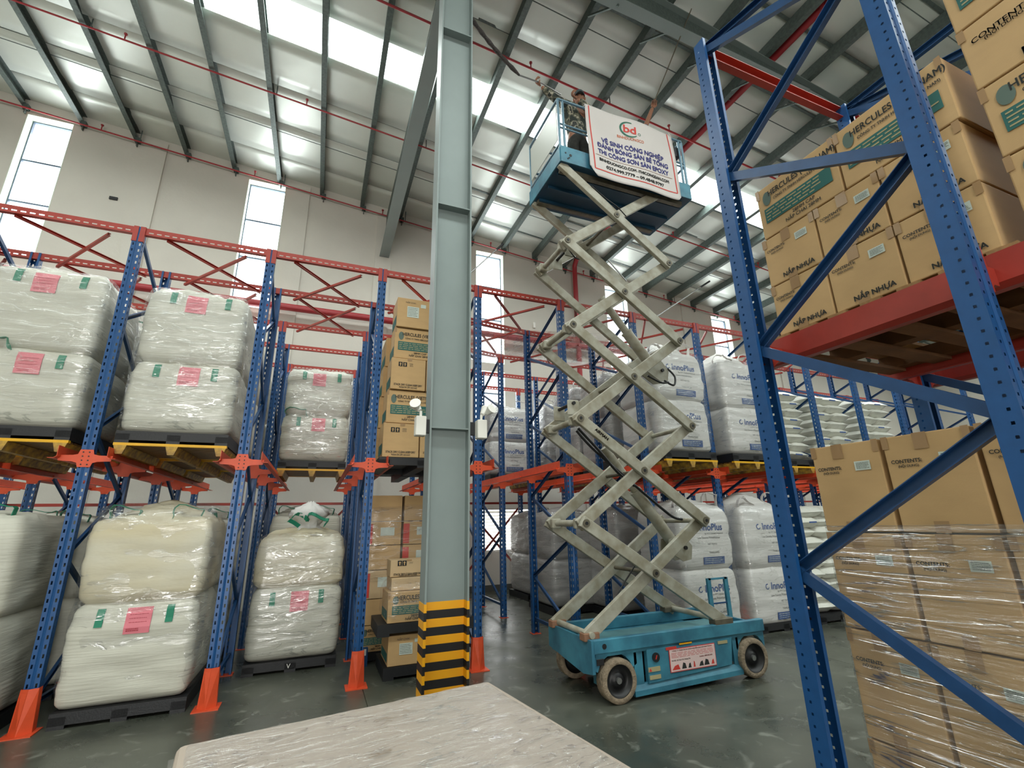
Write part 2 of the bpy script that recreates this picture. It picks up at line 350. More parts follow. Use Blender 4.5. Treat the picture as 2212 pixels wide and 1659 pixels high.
# windows: two tiers, three panes each
for n, (a, b, h) in enumerate(WINS):
    for tier, (zt, zb) in enumerate(((h, h-3.5), (h-3.72, h-5.7))):
        w = MB(); t = .035; y = WY+.2
        w.box(a, y, zb, a+t, y+.06, zt); w.box(b-t, y, zb, b, y+.06, zt); w.box(a+t, y, zb, b-t, y+.06, zb+t); w.box(a+t, y, zt-t, b-t, y+.06, zt)
        wf = struct('window_%d' % (n*2+tier+1), w, M_frame)
        rv = MB(); rv.box(a-.002, WY-.003, zb, a+.012, y, zt); rv.box(b-.012, WY-.003, zb, b+.002, y, zt); rv.box(a+.012, WY-.003, zt-.012, b-.012, y, zt+.002); rv.box(a+.012, WY-.003, zb, b-.012, y, zb+.012)
        rv.build('reveal', M_reveal, wf)
        dz = (zt-zb)/3.35
        zs = [zb+t, zt-2*dz, zt-dz, zt-t] if tier == 0 else [zb+t, zt-2*dz, zt-dz, zt-t]
        for i in range(3):
            MB().box(a+t, y+.025, zs[i]+.012, b-t, y+.031, zs[i+1]-.012).build('pane', M_glass, wf)
            if i: MB().box(a+t, y+.005, zs[i]-.02, b-t, y+.055, zs[i]+.02).build('glazing_bar', M_frame, wf)
# louvred opening near the floor
lf = MB(); a, b, z0, z1 = LOUV
lf.box(a, WY+.02, z0, a+.05, WY+.14, z1); lf.box(b-.05, WY+.02, z0, b, WY+.14, z1); lf.box((a+b)/2-.03-.3, WY+.02, z0+.04, (a+b)/2+.03-.3, WY+.14, z1-.04); lf.box(a+.05, WY+.02, z0, b-.05, WY+.14, z0+.04); lf.box(a+.05, WY+.02, z1-.04, b-.05, WY+.14, z1)
lw = struct('window_11', lf, M_white)
for i in range(12):
    z = z0+.06+i*.079
    for (p, q) in ((a+.05, (a+b)/2-.33), ((a+b)/2-.27, b-.05)):
        MB().add([(p,WY+.03,z),(q,WY+.03,z),(q,WY+.11,z+.05),(p,WY+.11,z+.05),(p,WY+.03,z+.006),(q,WY+.03,z+.006),(q,WY+.11,z+.056),(p,WY+.11,z+.056)],
                 [(0,3,2,1),(4,5,6,7),(0,1,5,4),(1,2,6,5),(2,3,7,6),(3,0,4,7)]).build('slat', M_white, lw)
# roof: lapped sheets in strips with the skylight strips between them, on purlins
ceil = struct('ceiling', MB().add([(X0,YB,roofz(X0)+.3),(X1,YB,roofz(X1)+.3),(X1,YB+.05,roofz(X1)+.3),(X0,YB+.05,roofz(X0)+.3)], [(0,3,2,1)]), M_roof)
def roofstrip(y0, y1, name, m, th=.02, dz=0, nx=1, wave=True):
    mb = MB(); n = max(2, int((y1-y0)/.25)); nxs = 66 if wave else 2
    vs_, fs = [], []
    for i in range(nxs+1):
        x = X0+(X1-X0)*i/nxs
        for j in range(n+1):
            y = y0+(y1-y0)*j/n
            z = roofz(x)+dz+(.022*math.sin(x/S*2*math.pi)**2 + .012*noise.noise(Vector((x*.9, y*1.3, 3))) if wave else 0)
            vs_.append((x, y, z))
    for i in range(nxs):
        for j in range(n):
            k = i*(n+1)+j; fs.append((k, k+1, k+n+2, k+n+1))
    mb.add(vs_, fs, True)
    o = mb.build(name, m, ceil)
    sd = o.modifiers.new('solid', 'SOLIDIFY'); sd.thickness = th; sd.offset = 1
    return o
edges = [YB-.2, -12.6, -11.2, -9.8, -8.6]
def spans():
    out = []; ys = [YB-.2]
    for (a, b) in sorted(SKY_STRIPS): ys += [a, b]
    ys.append(WY+.25)
    for i in range(0, len(ys), 2):
        a, b = ys[i], ys[i+1]; n = max(1, round((b-a)/1.02))
        for k in range(n): out.append((a+(b-a)*k/n, a+(b-a)*(k+1)/n))
    return out
for k, (a, b) in enumerate(spans()):
    roofstrip(a, b+.03, 'roof_sheet', M_roof, dz=.012*(k % 2))
    if a > -1: MB().bar((X0, a+.02, roofz(X0)-.003), (X1, a+.02, roofz(X1)-.003), .05, .008).build('lap_joint', M_purlin, ceil)
NP = 33
pmesh = MB()
cprof = [(-.05,-.1),(.05,-.1),(.05,-.088),(-.036,-.088),(-.036,.088),(.05,.088),(.05,.1),(-.05,.1)]
pmesh.prof((0,YB,0), (0,WY+.02,0), cprof)
pm = pmesh.mesh('purlin', M_purlin)
PURX = [(-.6+k)*S for k in range(-9, 24)]
for x in PURX:
    link('purlin', pm, ceil, (x, 0, roofz(x)-.105))
for (a, b) in SKY_STRIPS:
    ax = [X0]+PURX+[X1]
    for i in range(len(ax)-1):
        x0, x1 = ax[i]+.03, ax[i+1]-.03
        if x1-x0 < .3: continue
        MB().add([(x0,a,roofz(x0)+.03),(x1,a,roofz(x1)+.03),(x1,b,roofz(x1)+.03),(x0,b,roofz(x0)+.03)], [(0,1,2,3)]).build('skylight_panel', M_skyl, ceil)
# purlin cleats on the wall
cl = MB().box(-.05, -.1, -.32, .05, .0, -.2); cl.box(-.01, -.08, -.42, .01, -.02, -.3); clm = cl.mesh('cleat', M_purlin)
for x in PURX: link('cleat', clm, ceil, (x+.05, WY, roofz(x)))
# sag rods between the purlins
for y in (2.6, 5.0, 9.9):
    MB().bar((X0, y, roofz(X0)-.06), (X1, y, roofz(X1)-.06), .012, .012).build('sag_rod', M_purlin, ceil)

# main steel: column, beam across the slope, beam to the wall
col = thing('steel_column', 'grey painted steel I-section column with black and yellow striped foot in front of the racks', 'column', (1.04, 4.1, 0)); col['kind'] = 'thing'
cx0, cx1, cy0, cy1, ctop = .855, 1.225, 4.0, 4.2, 10.0
MB().box(cx0+.016, 4.094, 0, cx1-.016, 4.106, ctop).build('web', M_col, col)
MB().box(cx0, cy0, 0, cx0+.016, cy1, ctop).build('flange', M_col, col)
MB().box(cx1-.016, cy0, 0, cx1, cy1, ctop).build('flange', M_col, col)
for z in (2.45, 4.78, 7.2): MB().box(cx0+.016, cy0+.004, z-.006, cx1-.016, cy1-.004, z+.006).build('stiffener_plate', M_col, col)
MB().box(cx0-.08, cy0-.08, 0, cx1+.08, cy1+.08, .02).build('base_plate', M_col, col)
k = 0; z = 1.02
while z > .03:
    z2_ = z-.0625; m = M_stripey if k % 2 == 0 else M_stripek
    b_ = MB(); e = .0025
    b_.box(cx0-e, cy0-e, z2_, cx0+.016+e, cy1+e, z); b_.box(cx1-.016-e, cy0-e, z2_, cx1+e, cy1+e, z); b_.box(cx0+.016+e, 4.094-e, z2_, cx1-.016-e, 4.106+e, z)
    b_.build('yellow_stripe' if k % 2 == 0 else 'black_stripe', m, col); z = z2_; k += 1
MB().box(1.225, 4.05, .2, 1.26, 4.12, .33).build('black_socket', M_black, col)
bx = thing('roof_beam', 'dark grey tapered I-beam running under the purlins from the column to the right', 'beam', (1.2, 4.1, 9)); bx['kind'] = 'thing'
def ibeam_x(xa, xb, za, zb, ta, tb, par):
    MB().add([(xa,4.02,za),(xb,4.02,zb),(xb,4.2,zb),(xa,4.2,za),(xa,4.02,za+.015),(xb,4.02,zb+.015),(xb,4.2,zb+.015),(xa,4.2,za+.015)], [(0,3,2,1),(4,5,6,7),(0,1,5,4),(1,2,6,5),(2,3,7,6),(3,0,4,7)]).build('bottom_flange', M_col, par)
    MB().add([(xa,4.104,za+.015),(xb,4.104,zb+.015),(xb,4.116,zb+.015),(xa,4.116,za+.015),(xa,4.104,ta),(xb,4.104,tb),(xb,4.116,tb),(xa,4.116,ta)], [(0,3,2,1),(4,5,6,7),(0,1,5,4),(1,2,6,5),(2,3,7,6),(3,0,4,7)]).build('web', M_purlin, par)
    MB().add([(xa,4.02,ta),(xb,4.02,tb),(xb,4.2,tb),(xa,4.2,ta),(xa,4.02,ta+.015),(xb,4.02,tb+.015),(xb,4.2,tb+.015),(xa,4.2,ta+.015)], [(0,3,2,1),(4,5,6,7),(0,1,5,4),(1,2,6,5),(2,3,7,6),(3,0,4,7)]).build('top_flange', M_col, par)
ibeam_x(1.24, 7.6, 9.16, 9.02, roofz(1.24)-.22, roofz(7.6)-.22, bx)
ibeam_x(7.6, X1, 9.0, roofz(X1)-.62, roofz(7.6)-.22, roofz(X1)-.22, bx)
bl_ = thing('roof_beam', 'dark grey I-beam reaching the roof left of the column', 'beam', (.8, 4.1, 9)); bl_['kind'] = 'thing'
ibeam_x(X0, .84, roofz(X0)-.75, 9.2, roofz(X0)-.22, roofz(.84)-.22, bl_)
for x in [p for p in PURX if 1.5 < p < 20]:
    MB().bar((x+.05, 4.11, 9.1 if x < 7 else roofz(x)-.5), (x-.05, 4.75, roofz(x)-.19), .03, .03).build('fly_brace', M_purlin, bx)
by = thing('haunch_beam', 'green grey steel beam from behind the column down to the window wall', 'beam', (1.08, 4.2, 8.8)); by['kind'] = 'thing'
def sl(y): return 8.86-(y-4.2)*.046
za, zb = sl(4.2), sl(WY-.02)
MB().add([(.95,4.21,za),(1.2,4.21,za),(1.2,WY-.02,zb),(.95,WY-.02,zb),(.95,4.21,za+.015),(1.2,4.21,za+.015),(1.2,WY-.02,zb+.015),(.95,WY-.02,zb+.015)], [(0,3,2,1),(4,5,6,7),(0,1,5,4),(1,2,6,5),(2,3,7,6),(3,0,4,7)]).build('bottom_flange', M_col, by)
MB().add([(1.07,4.21,za+.015),(1.082,4.21,za+.015),(1.082,WY-.02,zb+.015),(1.07,WY-.02,zb+.015),(1.07,4.21,9.85),(1.082,4.21,9.85),(1.082,WY-.02,9.85),(1.07,WY-.02,9.85)], [(0,3,2,1),(4,5,6,7),(0,1,5,4),(1,2,6,5),(2,3,7,6),(3,0,4,7)]).build('web', M_purlin, by)
# emergency lights on the column
def spot(x, sgn, lab):
    t = thing('emergency_light', lab, 'light', (x, 4.0, 2.35))
    bevel(MB().box(x-.045, 3.93, 2.36, x+.045, 4.02, 2.53).build('battery_box', M_white, t))
    MB().box(min(x, x-sgn*.09), 4.02, 2.4, max(x, x-sgn*.09), 4.05, 2.52).build('mount', M_black, t)
    for d in (-1, 1):
        hd = MB(); c = Vector((x+sgn*(.02 if d > 0 else .05)*1, 3.95+d*.03, 2.6)); ax = Vector((sgn*.4, -1 if d < 0 else .2, .5)).normalized()
        hd.cyl(c-ax*.02, c+ax*.06, .02, 14, .048); hd.build('lamp_head', M_white, t)
    MB().cyl((x, 3.97, 2.53), (x, 3.97, 2.58), .012, 8).build('swivel', M_white, t)
spot(.765, -1, 'cream twin-head emergency light on the left side of the column')
spot(1.32, 1, 'cream twin-head emergency light on the right side of the column')

# sprinkler pipes
def pipe(name, label, pts, r, drops=(), cat='pipe'):
    t = MB().tube(pts, r, 10).build(name, M_redpipe); tag(t, label, cat)
    for (x, y, z) in drops:
        d = MB().cyl((x,y,z), (x,y,z+.13), .012, 6); d.cyl((x,y,z+.13), (x,y,z+.15), .03, 8); d.build('sprinkler_head', M_redpipe, t)
    return t
def xpipe(y, off, lab, r=.018, x0=X0, x1=19, d0=-4.2):
    pts = [(x0, y, roofz(x0)-off), (x1, y, roofz(x1)-off)]; dr = []; x = d0-6.3
    while x < x1: dr.append((x, y, roofz(x)-off)) if x > x0+.2 else None; x += 3.15
    p = pipe('sprinkler_pipe', lab, pts, r, dr)
    hg = MB()
    x = x0+1.9
    while x < x1: MB().bar((x, y, roofz(x)-off), (x, y, roofz(x)-.02), .008, .02).build('hanger', M_purlin, p); x += 3.09

xpipe(8.68, .24, 'thin red sprinkler pipe between the skylights and the window wall', d0=-4.1)
xpipe(5.95, .24, 'thin red sprinkler pipe on the near side of the skylights, above the lift', d0=-.2, r=.021)
xpipe(11.42, .34, 'thin red sprinkler pipe along the foot of the roof at the wall', d0=-2.2)
pz = 9.6
tag(pipe('main_pipe', 'thick red water main crossing under the purlins and turning down the wall', [(6.85,-6,9.5),(6.85,10.9,9.5),(6.85,11.15,9.45),(6.85,11.28,9.3),(6.85,11.3,9.1),(6.8,11.3,5.0)], .075), 'thick red water main crossing under the purlins and turning down the wall')
pipe('main_pipe', 'thick red water main running along the wall behind the racks', [(X0,11.3,6.6),(8.5,11.3,6.6)], .085)
MB().tube([(6.2,2.4,9.95-.4),(6.6,2.4,9.5),(6.85,2.4,9.5)], .035, 8).build('branch_pipe', M_redpipe, bpy.data.objects['main_pipe'])
for y in (3.1, 4.45): MB().cyl((6.85,y,9.5), (6.85,y+.06,9.5), .1, 14).build('flange_joint', M_redpipe, bpy.data.objects['main_pipe'])

# ================================================================ RACKING
PH = 4.93
def post_mesh(h=PH, w=.1, d=.075, pitch=.075, hs=.42, s=.014):
    """perforated C section: front face at y=0 looking to -Y with two columns of slots, one column in each side"""
    mb = MB(); n = int((h-.04)/pitch); z = .02
    hz = pitch*hs
    def strip(pt, cols):
        # pt(u, z) -> point; cols: list of (u0, u1, is_hole)
        for (u0, u1, hole) in cols:
            if not hole: mb.add([pt(u0,0), pt(u1,0), pt(u1,h), pt(u0,h)], [(0,1,2,3)])
            else:
                zz = 0
                vs_ = [pt(u0,0), pt(u1,0)]; fs = []
                for i in range(n):
                    a = z+i*pitch+(pitch-hz)/2; vs_ += [pt(u0,a), pt(u1,a), pt(u0,a+hz), pt(u1,a+hz)]
                vs_ += [pt(u0,h), pt(u1,h)]
                for i in range(0, len(vs_)-2, 4): fs.append((i, i+1, i+3, i+2))
                mb.add(vs_, fs)
    a = w/2
    strip(lambda u, zz: (u, 0, zz), [(-a, -a*.62-s/2, 0), (-a*.62-s/2, -a*.62+s/2, 1), (-a*.62+s/2, a*.62-s/2, 0), (a*.62-s/2, a*.62+s/2, 1), (a*.62+s/2, a, 0)])
    for sg in (-1, 1):
        strip(lambda u, zz, sg=sg: (sg*a, u, zz), [(0, d*.36-s/2, 0), (d*.36-s/2, d*.36+s/2, 1), (d*.36+s/2, d, 0)])
        mb.add([(sg*a,d,0),(sg*(a-.022),d,0),(sg*(a-.022),d,h),(sg*a,d,h)], [(0,1,2,3)])
    # pressed rib down the middle of the face
    mb.add([(-.012,-.0005,0),(0,-.006,0),(.012,-.0005,0),(-.012,-.0005,h),(0,-.006,h),(.012,-.0005,h)], [(0,1,4,3),(1,2,5,4)])
    return mb.mesh('post', M_blue)
post_me = post_mesh()
def chan(w, h, t=.004, lip=0): return [(-w/2,-h/2),(w/2,-h/2),(w/2,-h/2+t),(-w/2+t,-h/2+t),(-w/2+t,h/2-t),(w/2,h/2-t),(w/2,h/2),(-w/2,h/2)]
BRC = {}
def brace_me(L, m, w=.03, h=.042):
    key = (round(L, 3), m.name, w, h)
    if key not in BRC: BRC[key] = MB().prof((0,0,0), (0,L,0), chan(w, h), caps=False).mesh('brace', m)
    return BRC[key]
def put_brace(name, p, q, m, par, w=.03, h=.042):
    """a channel from p to q (both in the parent's frame)"""
    p, q = Vector(p), Vector(q); d = q-p; me = brace_me(d.length, m, w, h)
    o = link(name, me, par); o.rotation_mode = 'QUATERNION'; o.location = p
    d.normalize(); ref = Vector((1,0,0)) if abs(d.x) < .9 else Vector((0,0,1))
    x = d.cross(Vector((0,0,1)));
    if x.length < .01: x = Vector((1,0,0))
    x.normalize(); z = x.cross(d)
    o.rotation_quaternion = Matrix(((x.x,d.x,z.x),(x.y,d.y,z.y),(x.z,d.z,z.z))).to_quaternion()
    return o
# cross-shaped bracket that carries the rails on both sides of a post
def bracket_mesh():
    mb = MB(); t = .008
    out = [(-.05,-.085),(.05,-.085),(.062,-.045),(.1,-.032),(.205,-.026),(.215,.026),(.1,.03),(.062,.04),(.05,.085),(-.05,.085),(-.062,.04),(-.1,.03),(-.215,.026),(-.205,-.026),(-.1,-.032),(-.062,-.045)]
    n = len(out); mb.add([(x,-t,z) for x, z in out]+[(x,0,z) for x, z in out], [tuple(range(n)), tuple(range(n, 2*n))[::-1]]+[(i, i+n, (i+1) % n+n, (i+1) % n) for i in range(n)])
    for sx_ in (-1, 1):
        mb.box(min(sx_*.05, sx_*.2), 0, .018, max(sx_*.05, sx_*.2), .05, .026)
    return mb.mesh('rail_bracket', M_orange)
brk_me = bracket_mesh()
bolt = MB()
for x in (-.024, .024):
    for z in (-.06, -.02, .02, .06): bolt.cyl((x,-.012,z), (x,-.006,z), .007, 6)
bolt_me = bolt.mesh('bolt_holes', M_black)
def guard_mesh():
    mb = MB(); h = .34
    vs_ = [(-.075,.07,0),(-.08,-.015,0),(0,-.085,0),(.08,-.015,0),(.075,.07,0),(-.06,.055,h),(-.062,-.012,h),(0,-.035,h),(.062,-.012,h),(.06,.055,h)]
    mb.add(vs_, [(i, i+1, i+6, i+5) for i in range(4)]); mb.add([(x*.96,y*.96+.002,z) for x, y, z in vs_], [(i+5, i+6, i+1, i) for i in range(4)])
    mb.box(-.11, -.11, 0, .11, .1, .008)
    return mb.mesh('foot_guard', M_orange)
guard_me = guard_mesh()
plate_me = MB().box(-.07, -.03, 0, .07, .1, .008).mesh('base_plate', M_orange)
joint_me = MB()
joint_me.box(-.056, -.006, -.19, -.008, .03, .0); joint_me.box(.008, -.006, -.19, .056, .03, .0); joint_me = joint_me.mesh('beam_joint', M_red)
def slotbeam(L, m, h=.085, d=.05):
    """perforated beam of length L along +X, top at z=0"""
    mb = MB(); p = .075; n = int((L-.1)/p); x0 = (L-n*p)/2
    zs = [(-h, -h*.72, 0), (-h*.72, -h*.56, 1), (-h*.56, -h*.14, 0), (-h*.14, -0, 0)]
    for (a, b, hole) in zs:
        if not hole: mb.add([(0,0,a),(L,0,a),(L,0,b),(0,0,b)], [(0,1,2,3)])
        else:
            vs_ = [(0,0,a),(0,0,b)]
            for i in range(n):
                q = x0+i*p+p*.2; vs_ += [(q,0,a),(q,0,b),(q+p*.6,0,a),(q+p*.6,0,b)]
            vs_ += [(L,0,a),(L,0,b)]
            mb.add(vs_, [(i, i+2, i+3, i+1) for i in range(0, len(vs_)-2, 4)])
    mb.add([(0,0,0),(L,0,0),(L,d,0),(0,d,0),(0,d,-.012),(L,d,-.012)], [(0,1,2,3),(3,2,5,4)])
    mb.add([(0,0,-h),(L,0,-h),(L,d,-h),(0,d,-h),(0,d,-h+.012),(L,d,-h+.012)], [(3,2,1,0),(4,5,2,3)])
    return mb.mesh('top_beam', m)
def rail_mesh(L, m, sgn, web=.12, fl=.07):
    """pallet rail along +Y: web at x=0, flange towards sgn"""
    t = .004*sgn; f = fl*sgn
    pts = [(0,web*.5),(0,-web*.35),(f*.35,-web*.5),(f,-web*.5),(f,-web*.5+.004),(f*.35,-web*.5+.004),(t,-web*.35+.002),(t,web*.5)]
    mb = MB(); mb.prof((0,0,0), (0,L,0), pts); return mb.mesh('pallet_rail', m)

PX0, PITCHX = -2.145, 1.343
def lineX(k): return PX0+PITCHX*k
def rowsY(k): return [5.8, 6.85, 8.1, 9.2, 10.45] if k <= 3 else [5.8, 7.08, 8.42, 9.62, 10.7]
rack = thing('drive_in_rack', 'long blue and orange drive-in pallet rack along the window wall with red top beams', 'storage rack', (2, 8, 0))
RO = Vector((2, 8, 0))
def P(x, y, z): return Vector((x, y, z))-RO
KS = range(-2, 14)
BZ = 2.31
beam_me = slotbeam(PITCHX, M_red)
for k in KS:
    x = lineX(k); ry = rowsY(k)
    for r, y in enumerate(ry):
        flip = r % 2 == 1
        hh = PH if not (k == 4 and r == 3) else PH
        p = link('post', post_me, rack, P(x, y+(.075 if flip else 0), 0), (0, 0, math.pi if flip else 0))
        if r == 0:
            link('foot_guard', guard_me, p, (0,0,0))
        else:
            link('base_plate', plate_me, p, (0,0,0))
        b_ = link('rail_bracket', brk_me, p, (0, .075 if flip else 0, BZ), (0,0, math.pi if flip else 0))
        if r == 0: link('bolt_holes', bolt_me, p, (0, 0, BZ))['kind'] = 'stuff'
        if r in (0, 2, 4): link('beam_joint', joint_me, p, (0, 0, PH+.004))
    for (a, b) in ((0, 1), (2, 3)):
        ya, yb = ry[a]+.04, ry[b]+.035
        if x > 14: continue
        zs = [.2, .8, 1.4, 2.0, 2.6, 3.2, 3.8, 4.4, 4.88]
        put_brace('brace', P(x, ya, .2), P(x, yb, .2), M_bluedk, rack)
        for i in range(8):
            y1, y2 = (ya, yb) if i % 2 == 0 else (yb, ya)
            put_brace('brace', P(x, y1, zs[i]), P(x, y2, zs[i+1]), M_bluedk, rack)
rails = {}
for k in KS:
    if k == 13: continue
    x = lineX(k); x2 = lineX(k+1); ry, ry2 = rowsY(k), rowsY(k+1)
    for r in range(5):
        y, y2_ = ry[r], ry2[r]
        if abs(y-y2_) < .01: link('top_beam', beam_me, rack, P(x, y+.01, PH+.001))
        else:
            o = link('top_beam', beam_me, rack, P(x, y+.01, PH+.001)); o.rotation_euler.z = math.atan2(y2_-y, PITCHX)
    # flat bracing under the top beams
    if k < 9:
        for (ya, yb) in ((ry[0], ry[1]), (ry[1], ry[2])):
            i, j = .2*PITCHX, .8*PITCHX
            put_brace('cross_brace', P(x+i, ya+.03, PH-.1), P(x+j+.05, yb+.03, PH-.1), M_red, rack, .03, .03)
            put_brace('cross_brace', P(x+j, ya+.03, PH-.14), P(x+i-.05, yb+.03, PH-.14), M_red, rack, .03, .03)
    # rails, one on each side of the lane
    y0 = 5.72; L = ry[-1]+.15-y0
    for sg in (1, -1):
        key = (round(L, 2), sg)
        if key not in rails: rails[key] = rail_mesh(L, M_orange if 1 else M_red, sg)
        link('pallet_rail', rails[key], rack, P(x+.19 if sg > 0 else x2-.19, y0, BZ+.05))
    # back tie beams near the wall
    MB().box(x, ry[-1]+.1, 2.02, x2, ry[-1]+.14, 2.07).build('back_tie', M_red, rack)
    if k in (1, 3, 4):
        put_brace('cross_brace', P(x, ry[-1]+.12, .5), P(x2, ry[-1]+.12, 1.95), M_red, rack); put_brace('cross_brace', P(x, ry[-1]+.15, 1.95), P(x2, ry[-1]+.15, .5), M_red, rack)

# near rack on the right: frames run back from the aisle
rk2 = thing('drive_in_rack', 'near blue rack on the right with zigzag braced frame and a red rail carrying cartons', 'storage rack', (2.3, 1.33, 0))
R2 = Vector((2.3, 1.33, 0))
def Q(x, y, z): return Vector((x, y, z))-R2
AY, BY = 1.86, .80
post2_me = post_mesh(PH, .1, .085, .05, .24, .011)
ARM = {}
for sg in (1, -1):
    a_ = MB(); a_.box(min(sg*.052, sg*.06), 0, -.1, max(sg*.052, sg*.06), .085, .1); a_.box(min(sg*.06, sg*.17), .02, -.045, max(sg*.06, sg*.17), .07, .035)
    a_.add([(sg*.06,.02,-.045),(sg*.06,.07,-.045),(sg*.06,.07,-.1),(sg*.06,.02,-.1),(sg*.13,.02,-.045),(sg*.13,.07,-.045)], [(3,2,5,4),(0,3,4),(1,5,2)])
    ARM[sg] = a_.mesh('rail_bracket', M_red)
for n, x in enumerate((2.3, 3.82, 5.3)):
    pa = link('post', post2_me, rk2, Q(x, AY, 0), (0,0,math.pi)); pb = link('post', post2_me, rk2, Q(x, BY, 0))
    for p in (pa, pb):
        link('base_plate', plate_me, p)
        for sd_ in ((1,) if n == 0 else (1, -1)):
            fl_ = -1 if p is pa else 1
            link('rail_bracket', ARM[sd_*fl_], p, (0, 0, 2.56))
    if n == 0: pass
    za = [.18, .78, 1.375, 1.98, 2.57, 3.18, 3.77, 4.35, 4.86]
    put_brace('brace', Q(x, BY+.06, .18), Q(x, AY-.06, .18), M_bluedk, rk2, .034, .055)
    ys = [AY-.05, BY+.05]
    for i in range(8):
        put_brace('brace', Q(x, ys[i % 2], za[i]), Q(x, ys[(i+1) % 2], za[i+1]), M_bluedk, rk2, .034, .055)
    put_brace('brace', Q(x, AY-.05, 4.88), Q(x, BY+.05, 4.6), M_bluedk, rk2, .034, .055)
tb2 = MB().prof((0,0,0), (1.52,0,0), chan(.05, .1, .005), caps=False).mesh('top_beam', M_red)
for x in (2.3, 3.82):
    for y in (AY-.03, BY-.6): link('top_beam', tb2, rk2, Q(x, y, PH-.06))
    link('top_beam', tb2, rk2, Q(x, AY+.0, 2.5)) if False else None
for xx, sg in ((2.47, 1), (3.63, -1), (3.99, 1)):
    link('pallet_rail', rail_mesh(3.4, M_red, sg, .15, .07), rk2, Q(xx, -1.45, 2.585))
for (p, q) in (((3.82, AY-.05, 4.9), (3.82, -1.3, 4.9)),):
    put_brace('brace', Q(*p), Q(*q), M_bluedk, rk2, .034, .055)
MB().bar((2.3,-1.2,PH-.03), (3.82,-1.2,PH-.03), .05, .1).build('top_beam', M_red, rk2)
pc = link('post', post2_me, rk2, Q(2.3, -.45, 0), (0,0,math.pi)); link('post', post2_me, rk2, Q(3.82, -.45, 0), (0,0,math.pi)); link('post', post2_me, rk2, Q(5.3, -.45, 0), (0,0,math.pi))

# ================================================================ PALLETS
def yellow_pallet_parts():
    W_, D = 1.0, 1.15; out = []
    out.append(('deck_edge', MB().box(-W_/2, 0, .085, W_/2, .05, .11).box(-W_/2, D-.05, .085, W_/2, D, .11).mesh('deck_edge', M_yel)))
    rp = [(-.055,.085),(.055,.085),(.03,0),(-.03,0)]
    return out, rp, W_, D
def make_yellow(loc, label, group='yellow steel pallets on the rack rails'):
    t = thing('steel_pallet', label, 'pallet', loc, 0, group)
    W_, D = 1.0, 1.15
    for y in (0, D-.05): link('deck_edge', YE, t, (0, y, 0))
    for x in (-W_/2+.06, 0, W_/2-.06): link('runner', YR, t, (x, 0, 0))
    for i in range(11): link('slat', YS, t, (0, .06+i*.095, 0))
    return t
YE = MB().box(-.5, 0, .088, .5, .05, .115).mesh('deck_edge', M_yel)
_r = MB(); _r.prof((0,0,.045), (0,1.15,.045), [(-.055,.043),(.055,.043),(.028,-.045),(-.028,-.045)]); YR = _r.mesh('runner', mat('yellow_pallet_worn', (214, 170, 60), .5, noise_amt=.35, noise_scale=12, dark=(120, 88, 50)))
M_slat = mat('rusty_slat', (140, 104, 56), .5, .1, noise_amt=.3, noise_scale=8)
YS = MB().box(-.49, 0, .092, .49, .07, .108).mesh('slat', M_slat)
def black_parts():
    a = MB().box(-.5, 0, .095, .5, 1.1, .125).mesh('deck', M_black)
    b = MB().box(-.06, 0, 0, .06, 1.1, .095).mesh('runner', M_black)
    return a, b
BKD, BKR = black_parts()
BKS = MB().box(-.5, 0, .03, .5, .02, .095).mesh('skirt', M_black)
def make_black(loc, label, solid=False, group='black plastic pallets', sc=(1,1,1)):
    t = thing('plastic_pallet', label, 'pallet', loc, 0, group); t.scale = sc
    link('deck', BKD, t)
    for x in (-.44, 0, .44): link('runner', BKR, t, (x, 0, 0))
    if solid: link('skirt', BKS, t)
    return t

